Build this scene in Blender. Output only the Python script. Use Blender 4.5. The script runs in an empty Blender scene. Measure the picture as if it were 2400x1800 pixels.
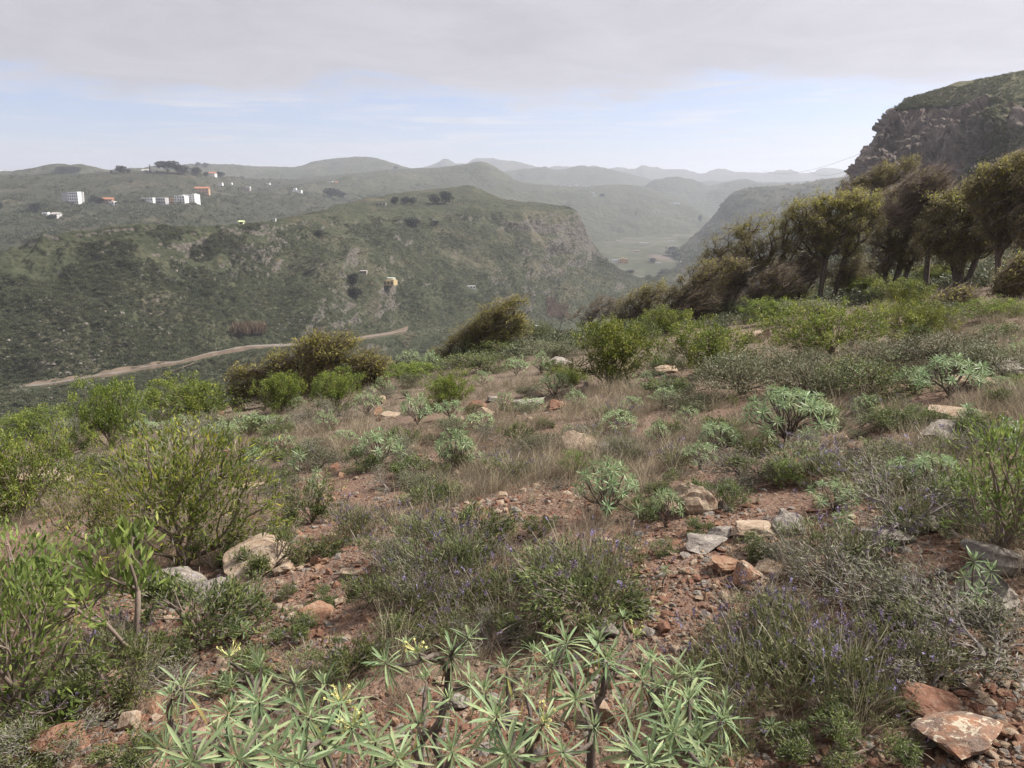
import bpy, math, random
import numpy as np
from mathutils import Vector, Matrix
from mathutils.bvhtree import BVHTree

# ---------------------------------------------------------------- camera, sky, sun, exposure
scn = bpy.context.scene
ROOT = scn.collection
F_PX, PITCH = 1813.0, math.radians(13.0)
EYE = np.array([0.0, 0.0, 1.6])
cam_d = bpy.data.cameras.new('camera')
cam_d.sensor_width = 36.0
cam_d.lens = F_PX / 2400.0 * 36.0
cam_d.clip_start, cam_d.clip_end = 0.05, 30000.0
cam = bpy.data.objects.new('camera', cam_d)
cam.location = EYE
cam.rotation_euler = (math.radians(90) - PITCH, 0, 0)
ROOT.objects.link(cam)
scn.camera = cam

SUN_AZ, SUN_EL = math.radians(78), math.radians(50)
SUN_DIR = Vector((math.sin(SUN_AZ) * math.cos(SUN_EL), math.cos(SUN_AZ) * math.cos(SUN_EL), math.sin(SUN_EL)))
world = bpy.data.worlds.new('World')
scn.world = world
world.use_nodes = True


class NT:
    """small helper for node trees"""
    def __init__(self, nt):
        self.nt = nt
        nt.nodes.clear()

    def n(self, t, ins=None, **kw):
        nd = self.nt.nodes.new(t)
        for k, v in kw.items():
            setattr(nd, k, v)
        for k, v in (ins or {}).items():
            s = nd.inputs[k]
            if isinstance(v, bpy.types.NodeSocket):
                self.nt.links.new(v, s)
            else:
                s.default_value = v
        return nd

    def math(self, op, a, b=None, c=None, clamp=False):
        ins = {0: a}
        if b is not None:
            ins[1] = b
        if c is not None:
            ins[2] = c
        return self.n('ShaderNodeMath', ins, operation=op, use_clamp=clamp).outputs[0]

    def mix(self, f, a, b, blend='MIX'):
        nd = self.n('ShaderNodeMix', None, data_type='RGBA', blend_type=blend)
        for i, v in ((0, f), (6, a), (7, b)):
            if isinstance(v, bpy.types.NodeSocket):
                self.nt.links.new(v, nd.inputs[i])
            else:
                nd.inputs[i].default_value = (*v, 1) if i else v
        return nd.outputs[2]

    def ss(self, v, lo, hi):
        nd = self.n('ShaderNodeMapRange', {0: v, 1: lo, 2: hi}, interpolation_type='SMOOTHSTEP')
        return nd.outputs[0]

    def noise(self, vec, scale, detail=4, rough=0.55, dist=0.0):
        return self.n('ShaderNodeTexNoise', {'Vector': vec, 'Scale': scale, 'Detail': detail, 'Roughness': rough,
                                             'Distortion': dist}).outputs[0]

    def ramp(self, f, stops):
        nd = self.n('ShaderNodeValToRGB', {0: f})
        e = nd.color_ramp.elements
        while len(e) < len(stops):
            e.new(0.5)
        for el, (p, c) in zip(e, stops):
            el.position = p
            el.color = (*c, 1)
        return nd.outputs[0]


w = NT(world.node_tree)
tc = w.n('ShaderNodeTexCoord').outputs['Generated']
sky = w.n('ShaderNodeTexSky', sky_type='NISHITA', sun_disc=False, sun_elevation=SUN_EL, sun_rotation=SUN_AZ,
          altitude=300, air_density=1.0, dust_density=0.5, ozone_density=1.0)
nrm = w.n('ShaderNodeVectorMath', {0: tc}, operation='NORMALIZE').outputs[0]
sx = w.n('ShaderNodeSeparateXYZ', {0: nrm})
zc = w.math('MAXIMUM', sx.outputs[2], 0.0)
den = w.math('ADD', zc, 0.07)
pv = w.n('ShaderNodeCombineXYZ', {0: w.math('DIVIDE', sx.outputs[0], den), 1: w.math('DIVIDE', sx.outputs[1], den)}).outputs[0]
n1 = w.noise(pv, 0.55, 3, 0.55, 0.3)
n2 = w.noise(pv, 1.5, 5, 0.62, 0.9)
elv = w.math('ADD', zc, w.math('MULTIPLY', w.math('SUBTRACT', n1, 0.5), 0.13))
elv = w.math('ADD', elv, w.math('MULTIPLY', w.math('SUBTRACT', n2, 0.5), 0.075))
deck = w.ss(elv, 0.112, 0.150)
# thin low bank near the horizon and long wisps in the open band
sv = w.n('ShaderNodeCombineXYZ', {0: w.math('MULTIPLY', sx.outputs[0], 2.2), 1: w.math('MULTIPLY', sx.outputs[1], 2.2),
                                  2: w.math('MULTIPLY', zc, 30.0)}).outputs[0]
n3 = w.noise(sv, 1.3, 3, 0.55, 0.6)
low = w.ss(w.math('SUBTRACT', w.math('ADD', n3, 0.10), w.math('MULTIPLY', zc, 4.4)), 0.22, 0.50)
wisp = w.math('MULTIPLY', w.ss(w.noise(sv, 1.9, 4, 0.6, 0.8), 0.47, 0.66), 0.8)
dot = w.n('ShaderNodeVectorMath', {0: nrm, 1: tuple(SUN_DIR)}, operation='DOT_PRODUCT').outputs['Value']
dot = w.math('MAXIMUM', dot, 0.0)
glow = w.math('ADD', w.math('MULTIPLY', w.math('POWER', dot, 4.0), 0.6), 0.95)
cb = w.math('ADD', w.math('MULTIPLY', n2, 0.55), 0.74)
ccol = w.mix(1.0, w.mix(deck, (0.49, 0.50, 0.545), (0.36, 0.348, 0.372)), w.n('ShaderNodeCombineXYZ', {0: glow, 1: glow, 2: glow}).outputs[0], 'MULTIPLY')
ccol = w.mix(1.0, ccol, w.n('ShaderNodeCombineXYZ', {0: cb, 1: cb, 2: cb}).outputs[0], 'MULTIPLY')
skc = w.mix(1.0, sky.outputs[0], (0.080, 0.075, 0.088), 'MULTIPLY')
cov = w.math('MAXIMUM', deck, w.math('MAXIMUM', low, wisp), clamp=True)
# thin veil everywhere keeps the open band milky
cov = w.math('ADD', w.math('MULTIPLY', cov, 0.93), 0.05, clamp=True)
col = w.mix(cov, skc, ccol)
bg = w.n('ShaderNodeBackground', {0: col, 1: 1.0})
w.n('ShaderNodeOutputWorld', {0: bg.outputs[0]})

sun_d = bpy.data.lights.new('sun', 'SUN')
sun_d.energy = 5.0
sun_d.angle = math.radians(9)
sun_d.color = (1.0, 0.95, 0.88)
sun = bpy.data.objects.new('sun', sun_d)
sun.rotation_euler = (-SUN_DIR).to_track_quat('-Z', 'Y').to_euler()
ROOT.objects.link(sun)

vs = scn.view_settings
vs.view_transform, vs.look, vs.exposure, vs.gamma = 'Standard', 'None', 0.74, 1.0
vs.use_curve_mapping = False
scn.render.engine = 'CYCLES'
cy = scn.cycles
cy.max_bounces, cy.diffuse_bounces, cy.glossy_bounces, cy.transmission_bounces = 4, 2, 1, 2
cy.use_adaptive_sampling = True
cy.adaptive_threshold = 0.016
cy.adaptive_min_samples = 16
cy.volume_bounces, cy.transparent_max_bounces = 1, 4
cy.use_denoising = True
cy.denoiser = 'OPENIMAGEDENOISE'
cy.denoising_input_passes = 'RGB_ALBEDO_NORMAL'
cy.denoising_prefilter = 'NONE'
cy.caustics_reflective = cy.caustics_refractive = False

# ---------------------------------------------------------------- pixel / world helpers
rng = np.random.default_rng(11)
CP, SP = math.cos(PITCH), math.sin(PITCH)


def ray(px, py):
    x = (np.asarray(px, float) - 1200) / F_PX
    y = -(np.asarray(py, float) - 900) / F_PX
    return np.stack([x, CP + y * SP, -SP + y * CP], -1)


def at(px, py, Y):
    d = ray(px, py)
    return EYE + d * (np.asarray(Y, float) / d[..., 1])[..., None]


def proj(P):
    P = np.asarray(P, float) - EYE
    f = P[..., 1] * CP - P[..., 2] * SP
    u = P[..., 1] * SP + P[..., 2] * CP
    return 1200 + F_PX * P[..., 0] / f, 900 - F_PX * u / f


def _hash(i, j, k, seed):
    with np.errstate(over='ignore'):
        h = (i.astype(np.uint32) * np.uint32(374761393) + j.astype(np.uint32) * np.uint32(668265263)
             + k.astype(np.uint32) * np.uint32(2147483647) + np.uint32(seed * 1274126177 & 0xffffffff))
        h = (h ^ (h >> np.uint32(13))) * np.uint32(1274126177)
        h = (h ^ (h >> np.uint32(15))) * np.uint32(2246822519)
        return ((h ^ (h >> np.uint32(16))) & np.uint32(0xffff)).astype(float) / 32767.5 - 1


def vnoise(P, seed=0):
    P = np.asarray(P, float)
    i = np.floor(P).astype(np.int64)
    f = P - i
    u = f * f * f * (f * (f * 6 - 15) + 10)
    r = 0
    for a in (0, 1):
        for b in (0, 1):
            for c in (0, 1):
                wgt = (u[..., 0] if a else 1 - u[..., 0]) * (u[..., 1] if b else 1 - u[..., 1]) * (u[..., 2] if c else 1 - u[..., 2])
                r = r + wgt * _hash(i[..., 0] + a, i[..., 1] + b, i[..., 2] + c, seed)
    return r


def fbm(P, octv=4, seed=0, gain=0.5):
    P = np.asarray(P, float)
    a, r = 1.0, 0
    for o in range(octv):
        r = r + a * vnoise(P * (2.03 ** o), seed + o)
        a *= gain
    return r


def ridged(P, octv=3, seed=0):
    a, r = 1.0, 0
    for o in range(octv):
        r = r + a * (1 - 2 * np.abs(vnoise(P * (2.03 ** o), seed + o)))
        a *= 0.5
    return r


def sstep(x, a, b):
    t = np.clip((np.asarray(x, float) - a) / (b - a), 0, 1)
    return t * t * (3 - 2 * t)


def unit(v):
    return v / np.maximum(np.linalg.norm(v, axis=-1, keepdims=True), 1e-9)


# ---------------------------------------------------------------- mesh helpers
class MB:
    """collects vertices and faces; build() links them as one mesh"""
    def __init__(self):
        self.v, self.q, self.t, self.qm, self.tm, self.c, self.n = [], [], [], [], [], [], 0

    def add(self, V, F, mat=0, tint=0.5):
        V = np.asarray(V, float).reshape(-1, 3)
        F = np.asarray(F, int)
        (self.q if F.shape[1] == 4 else self.t).append(F + self.n)
        (self.qm if F.shape[1] == 4 else self.tm).append(np.full(len(F), mat))
        self.v.append(V)
        self.c.append(np.broadcast_to(np.asarray(tint, float), (len(V),)))
        self.n += len(V)

    def more(self, F, mat=0):
        """faces over the vertices of the last add()"""
        F = np.asarray(F, int) + self.n - len(self.v[-1])
        (self.q if F.shape[1] == 4 else self.t).append(F)
        (self.qm if F.shape[1] == 4 else self.tm).append(np.full(len(F), mat))

    def mesh(self, name, mats, smooth=False):
        me = bpy.data.meshes.new(name)
        V = np.concatenate(self.v) if self.v else np.zeros((0, 3))
        Q = np.concatenate(self.q) if self.q else np.zeros((0, 4), int)
        T = np.concatenate(self.t) if self.t else np.zeros((0, 3), int)
        me.vertices.add(len(V))
        me.vertices.foreach_set('co', V.ravel())
        me.loops.add(len(Q) * 4 + len(T) * 3)
        me.loops.foreach_set('vertex_index', np.concatenate([Q.ravel(), T.ravel()]).astype(np.int32))
        me.polygons.add(len(Q) + len(T))
        tot = np.concatenate([np.full(len(Q), 4), np.full(len(T), 3)]).astype(np.int32)
        st = np.concatenate([[0], np.cumsum(tot)[:-1]]).astype(np.int32) if len(tot) else tot
        me.polygons.foreach_set('loop_start', st)
        me.polygons.foreach_set('loop_total', tot)
        mi = np.concatenate(self.qm + self.tm).astype(np.int32) if self.qm or self.tm else tot
        me.polygons.foreach_set('material_index', mi)
        me.polygons.foreach_set('use_smooth', np.full(len(tot), smooth))
        at_ = me.attributes.new('tint', 'FLOAT', 'POINT')
        at_.data.foreach_set('value', np.concatenate(self.c).astype(np.float32))
        for m in (mats if isinstance(mats, (list, tuple)) else [mats]):
            me.materials.append(m)
        me.update(calc_edges=True)
        return me

    def build(self, name, mats, parent=None, smooth=False):
        return link(name, self.mesh(name, mats, smooth), parent)


def link(name, data, parent=None, loc=None):
    o = bpy.data.objects.new(name, data)
    ROOT.objects.link(o)
    if parent is not None:
        o.parent = parent
    if loc is not None:
        o.location = loc
    return o


THINGS = []


def tag(o, label, cat, group=None, land=None, auto=None):
    """label a thing; auto = descriptor completed later from the landmarks around it; land = phrase others may refer to"""
    o['label'] = label or ''
    o['category'] = cat
    if group:
        o['group'] = group
    THINGS.append(dict(o=o, auto=auto, land=land))
    return o


def kind(o, k, label=None):
    o['kind'] = k
    if label:
        o['label'] = label
    return o


def tube(mb, P, R, sides=5, mat=0, tint=0.5, cap=False):
    P = np.asarray(P, float)
    R = np.broadcast_to(np.asarray(R, float), (len(P),))
    T = unit(np.gradient(P, axis=0))
    ref = np.array([0.31, 0.77, 0.55]) if abs(T[0] @ np.array([0.31, 0.77, 0.55])) < 0.9 else np.array([1., 0, 0])
    A = unit(np.cross(T, ref))
    B = np.cross(T, A)
    an = np.arange(sides) * 2 * math.pi / sides
    V = P[:, None] + R[:, None, None] * (A[:, None] * np.cos(an)[None, :, None] + B[:, None] * np.sin(an)[None, :, None])
    k = len(P)
    i = np.arange(k - 1)[:, None] * sides
    s = np.arange(sides)[None]
    s2 = (s + 1) % sides
    Fq = np.stack([i + s, i + s2, i + s2 + sides, i + s + sides], -1).reshape(-1, 4)
    mb.add(V.reshape(-1, 3), Fq, mat, tint)


def box(mb, c, s, rz=0.0, mat=0, tint=0.5):
    x, y, z = np.asarray(s) / 2
    V = np.array([[a * x, b * y, d * z] for d in (-1, 1) for a, b in ((-1, -1), (1, -1), (1, 1), (-1, 1))])
    ca, sa = math.cos(rz), math.sin(rz)
    V = np.stack([V[:, 0] * ca - V[:, 1] * sa, V[:, 0] * sa + V[:, 1] * ca, V[:, 2]], -1) + np.asarray(c)
    mb.add(V, [[0, 3, 2, 1], [4, 5, 6, 7], [0, 1, 5, 4], [1, 2, 6, 5], [2, 3, 7, 6], [3, 0, 4, 7]], mat, tint)


# ---------------------------------------------------------------- materials
def new_mat(name):
    m = bpy.data.materials.new(name)
    m.use_nodes = True
    return m, NT(m.node_tree)


def finish(t, shader, bump=None):
    t.n('ShaderNodeOutputMaterial', {0: shader})


def plain(name, colr, rough=0.8, var=0.15, scale=3.0):
    m, t = new_mat(name)
    tco = t.n('ShaderNodeTexCoord').outputs['Object']
    nz = t.noise(tco, scale, 4)
    c = t.mix(nz, tuple(v * (1 - var) for v in colr), tuple(min(1, v * (1 + var)) for v in colr))
    b = t.n('ShaderNodeBsdfPrincipled', {'Base Color': c, 'Roughness': rough, 'Specular IOR Level': 0.2})
    finish(t, b.outputs[0])
    return m


def leaf_mat(name, stops, transl=0.35, hue_var=0.06, rough=0.55, blotch=0.0):
    """leaf colour by the per-leaf tint, small change from plant to plant"""
    m, t = new_mat(name)
    ti = t.n('ShaderNodeAttribute', attribute_name='tint').outputs['Fac']
    oi = t.n('ShaderNodeObjectInfo').outputs['Random']
    c = t.ramp(ti, stops)
    hs = t.n('ShaderNodeHueSaturation', {'Color': c, 'Hue': t.math('ADD', 0.5 - hue_var / 4, t.math('MULTIPLY', oi, hue_var / 2)),
                                         'Saturation': 1.0, 'Value': t.math('ADD', 0.85, t.math('MULTIPLY', oi, 0.3))}).outputs[0]
    if blotch:
        tco = t.n('ShaderNodeTexCoord').outputs['Object']
        wv = t.n('ShaderNodeVectorMath', {0: tco, 1: t.n('ShaderNodeCombineXYZ', {0: t.math('MULTIPLY', oi, 41.0), 1: t.math('MULTIPLY', oi, 17.0)}).outputs[0]}, operation='ADD').outputs[0]
        hs = t.mix(t.math('MULTIPLY', t.ss(t.noise(wv, 5.0, 4, 0.65), 0.45, 0.72), blotch), hs, (0.40, 0.40, 0.14))
        hs = t.mix(t.math('MULTIPLY', t.ss(t.noise(wv, 9.0, 3, 0.6), 0.62, 0.70), 0.7), hs, (0.13, 0.12, 0.05))
    b = t.n('ShaderNodeBsdfPrincipled', {'Base Color': hs, 'Roughness': rough, 'Specular IOR Level': 0.25})
    tr = t.n('ShaderNodeBsdfTranslucent', {0: hs})
    mx = t.n('ShaderNodeMixShader', {0: transl, 1: b.outputs[0], 2: tr.outputs[0]})
    finish(t, mx.outputs[0])
    return m


def bark_mat(name, c0, c1, scale=12.0):
    m, t = new_mat(name)
    tco = t.n('ShaderNodeTexCoord').outputs['Object']
    mp = t.n('ShaderNodeMapping', {0: tco, 3: (1, 1, 0.35)}).outputs[0]
    nz = t.noise(mp, scale, 5, 0.65)
    c = t.ramp(nz, [(0.3, c0), (0.7, c1)])
    bp = t.n('ShaderNodeBump', {'Strength': 0.5, 'Distance': 0.03, 'Height': nz})
    b = t.n('ShaderNodeBsdfPrincipled', {'Base Color': c, 'Roughness': 0.9, 'Specular IOR Level': 0.1, 'Normal': bp.outputs[0]})
    finish(t, b.outputs[0])
    return m


def hill_mat(name, greens, dry, rock, soil, s=1.0, rock_slope=(0.80, 0.42), rock_amt=1.0, soil_amt=0.5, shrub=1.0):
    """scrub-covered slope: patchy greens, dry patches, soil, outcrops where steep, fine shrub mottling"""
    m, t = new_mat(name)
    tco = t.n('ShaderNodeTexCoord').outputs['Object']
    geo = t.n('ShaderNodeNewGeometry')
    nz = t.n('ShaderNodeSeparateXYZ', {0: geo.outputs['Normal']}).outputs[2]
    big = t.noise(tco, 0.012 / s, 5, 0.6, 0.4)
    med = t.noise(tco, 0.05 / s, 6, 0.62, 0.5)
    fin = t.noise(tco, 0.45 / s, 4, 0.6)
    vor = t.n('ShaderNodeTexVoronoi', {'Vector': tco, 'Scale': 0.42 / s, 'Randomness': 1.0})
    g = t.mix(t.ss(med, 0.38, 0.62), greens[0], greens[1])
    g = t.mix(t.math('MULTIPLY', t.ss(fin, 0.5, 0.75), 0.6), g, greens[2])
    sp = t.ss(vor.outputs['Distance'], 0.25, 0.75)
    g = t.mix(t.math('MULTIPLY', t.math('SUBTRACT', 1.0, sp), 0.45 * shrub), g, t.mix(0.5, greens[0], (0.02, 0.03, 0.015)))
    d = t.ss(t.math('ADD', t.math('MULTIPLY', big, 0.6), t.math('MULTIPLY', med, 0.4)), 0.50, 0.66)
    c = t.mix(t.math('MULTIPLY', d, 0.75), g, dry)
    so = t.ss(t.math('ADD', t.math('MULTIPLY', t.noise(tco, 0.028 / s, 5, 0.65, 0.8), 0.7), t.math('MULTIPLY', fin, 0.3)), 0.56, 0.68)
    c = t.mix(t.math('MULTIPLY', so, soil_amt), c, soil)
    st = t.n('ShaderNodeMapping', {0: tco, 3: (1, 1, 3.0)}).outputs[0]
    rn = t.noise(st, 0.11 / s, 6, 0.68, 0.4)
    rk = t.ss(t.math('ADD', t.math('MULTIPLY', t.math('SUBTRACT', 1.0, nz), 1.0), t.math('MULTIPLY', rn, 0.55)), rock_slope[0], rock_slope[0] + 0.16)
    rc = t.mix(t.ss(t.noise(st, 0.6 / s, 5, 0.7), 0.35, 0.65), tuple(v * 0.55 for v in rock), rock)
    c = t.mix(t.math('MULTIPLY', rk, rock_amt), c, rc)
    h = t.math('ADD', t.math('MULTIPLY', vor.outputs['Distance'], -1.0), fin)
    bp = t.n('ShaderNodeBump', {'Strength': 0.8, 'Distance': 0.8 * s, 'Height': h})
    b = t.n('ShaderNodeBsdfPrincipled', {'Base Color': c, 'Roughness': 0.95, 'Specular IOR Level': 0.08, 'Normal': bp.outputs[0]})
    finish(t, b.outputs[0])
    return m


# ---------------------------------------------------------------- near hillside
def H(X, Y):
    X, Y = np.asarray(X, float), np.asarray(Y, float)
    z = -0.14 * Y + 0.16 * X
    yb = 34 + np.where(X < 0, 0.8 * X, 1.0 * X)
    s = np.maximum(0, Y - yb)
    drop = np.where(s < 17.5, 0.012 * s * s, 0.012 * 17.5 ** 2 + 0.42 * (s - 17.5))
    drop = drop * (1 - sstep(X - 0.1 * Y, 15, 60))
    z = z - drop
    s2 = np.maximum(0, -22 - X)
    z = z - 0.006 * np.minimum(s2, 40) ** 2
    P = np.stack([X, Y, 0 * X], -1)
    far = 1 + sstep(np.hypot(X, Y), 40, 160) * 6
    z = z + 0.10 * fbm(P / 2.6, 3, 3) * far + 0.025 * fbm(P / 0.5, 3, 9)
    return z


NEAR = {}


def hit(px, py):
    """where a pixel's ray meets the near hillside"""
    h = NEAR['bvh'].ray_cast(Vector(EYE), Vector(ray(px, py)).normalized())
    return np.array(h[0]) if h[0] is not None else at(px, py, 60.0)


def ground_material():
    m, t = new_mat('red_gravel_soil')
    tco = t.n('ShaderNodeTexCoord').outputs['Object']
    big = t.noise(tco, 0.55, 4, 0.6, 0.6)
    med = t.noise(tco, 3.2, 5, 0.65, 0.3)
    fin = t.noise(tco, 28, 4, 0.65)
    v1 = t.n('ShaderNodeTexVoronoi', {'Vector': tco, 'Scale': 26.0})
    v2 = t.n('ShaderNodeTexVoronoi', {'Vector': tco, 'Scale': 70.0})
    c = t.ramp(big, [(0.3, (0.135, 0.088, 0.066)), (0.5, (0.19, 0.125, 0.094)), (0.7, (0.225, 0.175, 0.138))])
    pc = t.ramp(t.n('ShaderNodeSeparateColor', {0: v1.outputs['Color']}).outputs[0],
                [(0.0, (0.07, 0.042, 0.033)), (0.3, (0.17, 0.085, 0.052)), (0.55, (0.21, 0.12, 0.075)), (0.8, (0.15, 0.12, 0.10)), (1.0, (0.29, 0.20, 0.14))])
    pc2 = t.ramp(t.n('ShaderNodeSeparateColor', {0: v2.outputs['Color']}).outputs[1],
                 [(0.0, (0.06, 0.04, 0.033)), (0.5, (0.15, 0.085, 0.058)), (1.0, (0.25, 0.17, 0.12))])
    c = t.mix(t.math('MULTIPLY', t.ss(v1.outputs['Distance'], 0.55, 0.25), 0.7), c, pc)
    c = t.mix(0.4, c, pc2)
    c = t.mix(t.math('MULTIPLY', t.ss(med, 0.52, 0.7), 0.5), c, (0.16, 0.125, 0.10))
    # away from the bare foreground the soil is covered in straw litter
    yy = t.n('ShaderNodeSeparateXYZ', {0: tco}).outputs[1]
    lit = t.math('MULTIPLY', t.ss(t.math('ADD', yy, t.math('MULTIPLY', big, 8.0)), 10.0, 22.0), 0.7)
    c = t.mix(lit, c, t.mix(t.ss(fin, 0.35, 0.65), (0.115, 0.092, 0.068), (0.225, 0.185, 0.138)))
    grn = t.math('MULTIPLY', t.ss(yy, 30.0, 55.0), 0.8)
    c = t.mix(grn, c, t.mix(t.ss(med, 0.4, 0.6), (0.05, 0.058, 0.028), (0.10, 0.095, 0.05)))
    h = t.math('ADD', t.math('ADD', t.math('MULTIPLY', v1.outputs['Distance'], -0.8), t.math('MULTIPLY', v2.outputs['Distance'], -0.35)),
               t.math('ADD', t.math('MULTIPLY', fin, 0.5), t.math('MULTIPLY', med, 1.5)))
    bp = t.n('ShaderNodeBump', {'Strength': 1.0, 'Distance': 0.02, 'Height': h})
    b = t.n('ShaderNodeBsdfPrincipled', {'Base Color': c, 'Roughness': 0.95, 'Specular IOR Level': 0.12, 'Normal': bp.outputs[0]})
    finish(t, b.outputs[0])
    return m


def build_near():
    ang = np.concatenate([np.linspace(-46, 48, 430), np.linspace(52, 310, 70)])
    ang = np.radians(ang)
    r = np.geomspace(0.35, 270, 300)
    A, R = np.meshgrid(ang, r)
    X, Y = np.sin(A) * R, np.cos(A) * R
    V = np.stack([X, Y, H(X, Y)], -1).reshape(-1, 3)
    na, nr = len(ang), len(r)
    i = np.arange(nr - 1)[:, None] * na
    j = np.arange(na)[None]
    j2 = (j + 1) % na
    Fq = np.stack([i + j, i + na + j, i + na + j2, i + j2], -1).reshape(-1, 4)
    NEAR['bvh'] = BVHTree.FromPolygons(V.tolist(), Fq.tolist())
    mb = MB()
    mb.add(V, Fq)
    mb.add(np.concatenate([V[:na], [[0, 0, float(H(0., 0.))]]]), [[k, (k + 1) % na, na] for k in range(na)])
    o = mb.build('ground', ground_material(), smooth=True)
    kind(o, 'structure', 'red gravelly hillside sloping down to the left')


build_near()


# ---------------------------------------------------------------- far terrain
def pchip(x, y, xs):
    """monotone cubic interpolation of y (K x C)"""
    x, y = np.asarray(x, float), np.asarray(y, float)
    h = np.diff(x)
    d = np.diff(y, axis=0) / h[:, None]
    m = np.zeros_like(y)
    m[0], m[-1] = d[0], d[-1]
    if len(x) > 2:
        a, b = d[:-1], d[1:]
        m[1:-1] = np.where(a * b > 0, 2 * a * b / np.where(a + b == 0, 1, a + b), 0)
    k = np.clip(np.searchsorted(x, xs, side='right') - 1, 0, len(x) - 2)
    t = ((xs - x[k]) / h[k])[:, None]
    hh = h[k][:, None]
    return ((2 * t ** 3 - 3 * t ** 2 + 1) * y[k] + (t ** 3 - 2 * t ** 2 + t) * hh * m[k]
            + (-2 * t ** 3 + 3 * t ** 2) * y[k + 1] + (t ** 3 - t ** 2) * hh * m[k + 1])


PATCH = {}


def loft(name, rails, mat, nu=200, nv=100, disp=None, by_px=True, label=None, vs=None):
    """terrain sheet through rails of (pixel x, pixel y, distance): each rail is a line on the land at its own distance"""
    rows = []
    if by_px:
        lo = max(min(p[0] for p in r) for r in rails)
        hi = min(max(p[0] for p in r) for r in rails)
        us = np.linspace(lo, hi, nu)
    for r in rails:
        r = np.array(r, float)
        q = pchip(r[:, 0], r, us) if by_px else pchip(np.arange(len(r)), r, np.linspace(0, len(r) - 1, nu))
        rows.append(at(q[:, 0], q[:, 1], q[:, 2]))
    rows = np.stack(rows)
    k = np.arange(len(rails))
    vv = np.linspace(0, len(rails) - 1, nv) if vs is None else vs
    nv = len(vv)
    P = pchip(k, rows.reshape(len(rails), -1), vv).reshape(nv, nu, 3)
    N = unit(np.cross(np.gradient(P, axis=1), np.gradient(P, axis=0)))
    if disp is not None:
        P = P + disp(P, N, vv[:, None] * np.ones((1, nu)), np.linspace(0, 1, nu)[None] * np.ones((nv, 1)))
    i = np.arange(nv - 1)[:, None] * nu
    j = np.arange(nu - 1)[None]
    Fq = np.stack([i + j, i + j + 1, i + nu + j + 1, i + nu + j], -1).reshape(-1, 4)
    mb = MB()
    mb.add(P.reshape(-1, 3), Fq)
    o = mb.build(name, mat, smooth=True)
    kind(o, 'structure', label)
    PATCH[name if name not in PATCH else o.name] = dict(P=P, N=N, bvh=BVHTree.FromPolygons([tuple(p) for p in P.reshape(-1, 3)], Fq.tolist()), o=o)
    return o


def on(patch, px, py):
    """where a pixel's ray meets a terrain sheet"""
    d = Vector(ray(px, py)).normalized()
    h = PATCH[patch]['bvh'].ray_cast(Vector(EYE), d)
    return None if h[0] is None else np.array(h[0])


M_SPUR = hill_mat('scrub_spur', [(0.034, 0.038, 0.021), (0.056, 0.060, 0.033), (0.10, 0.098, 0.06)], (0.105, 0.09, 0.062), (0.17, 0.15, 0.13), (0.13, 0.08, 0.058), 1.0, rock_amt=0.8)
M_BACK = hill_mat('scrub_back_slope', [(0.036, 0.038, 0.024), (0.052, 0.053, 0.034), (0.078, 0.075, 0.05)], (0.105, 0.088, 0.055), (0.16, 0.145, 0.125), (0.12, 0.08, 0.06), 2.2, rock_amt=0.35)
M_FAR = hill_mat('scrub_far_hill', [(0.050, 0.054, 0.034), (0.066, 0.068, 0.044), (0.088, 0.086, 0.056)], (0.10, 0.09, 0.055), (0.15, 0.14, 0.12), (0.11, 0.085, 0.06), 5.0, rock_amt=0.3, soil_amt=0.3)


def field_mat():
    m, t = new_mat('valley_fields')
    tco = t.n('ShaderNodeTexCoord').outputs['Object']
    mp = t.n('ShaderNodeMapping', {0: tco, 2: (0, 0, 0.35), 3: (1.0, 0.45, 0.0)}).outputs[0]
    v = t.n('ShaderNodeTexVoronoi', {'Vector': mp, 'Scale': 0.022, 'Randomness': 0.8}, distance='CHEBYCHEV')
    c = t.ramp(t.n('ShaderNodeSeparateColor', {0: v.outputs['Color']}).outputs[0],
               [(0.0, (0.06, 0.066, 0.04)), (0.3, (0.085, 0.09, 0.058)), (0.5, (0.13, 0.102, 0.086)), (0.7, (0.078, 0.082, 0.056)), (0.9, (0.12, 0.115, 0.082)), (1.0, (0.055, 0.06, 0.036))])
    nz = t.noise(tco, 0.03, 5, 0.65)
    c = t.mix(t.ss(nz, 0.44, 0.56), c, (0.055, 0.06, 0.036))
    b = t.n('ShaderNodeBsdfPrincipled', {'Base Color': c, 'Roughness': 0.95, 'Specular IOR Level': 0.08})
    finish(t, b.outputs[0])
    return m


# wide base sheet out to the horizon
mb = MB()
mb.add([[-9000, -1500, -150], [9000, -1500, -150], [9000, 9000, -150], [-9000, 9000, -150]], [[0, 1, 2, 3]])
kind(mb.build('lowland', M_FAR), 'structure', 'low land under the hills out to the horizon')


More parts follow.
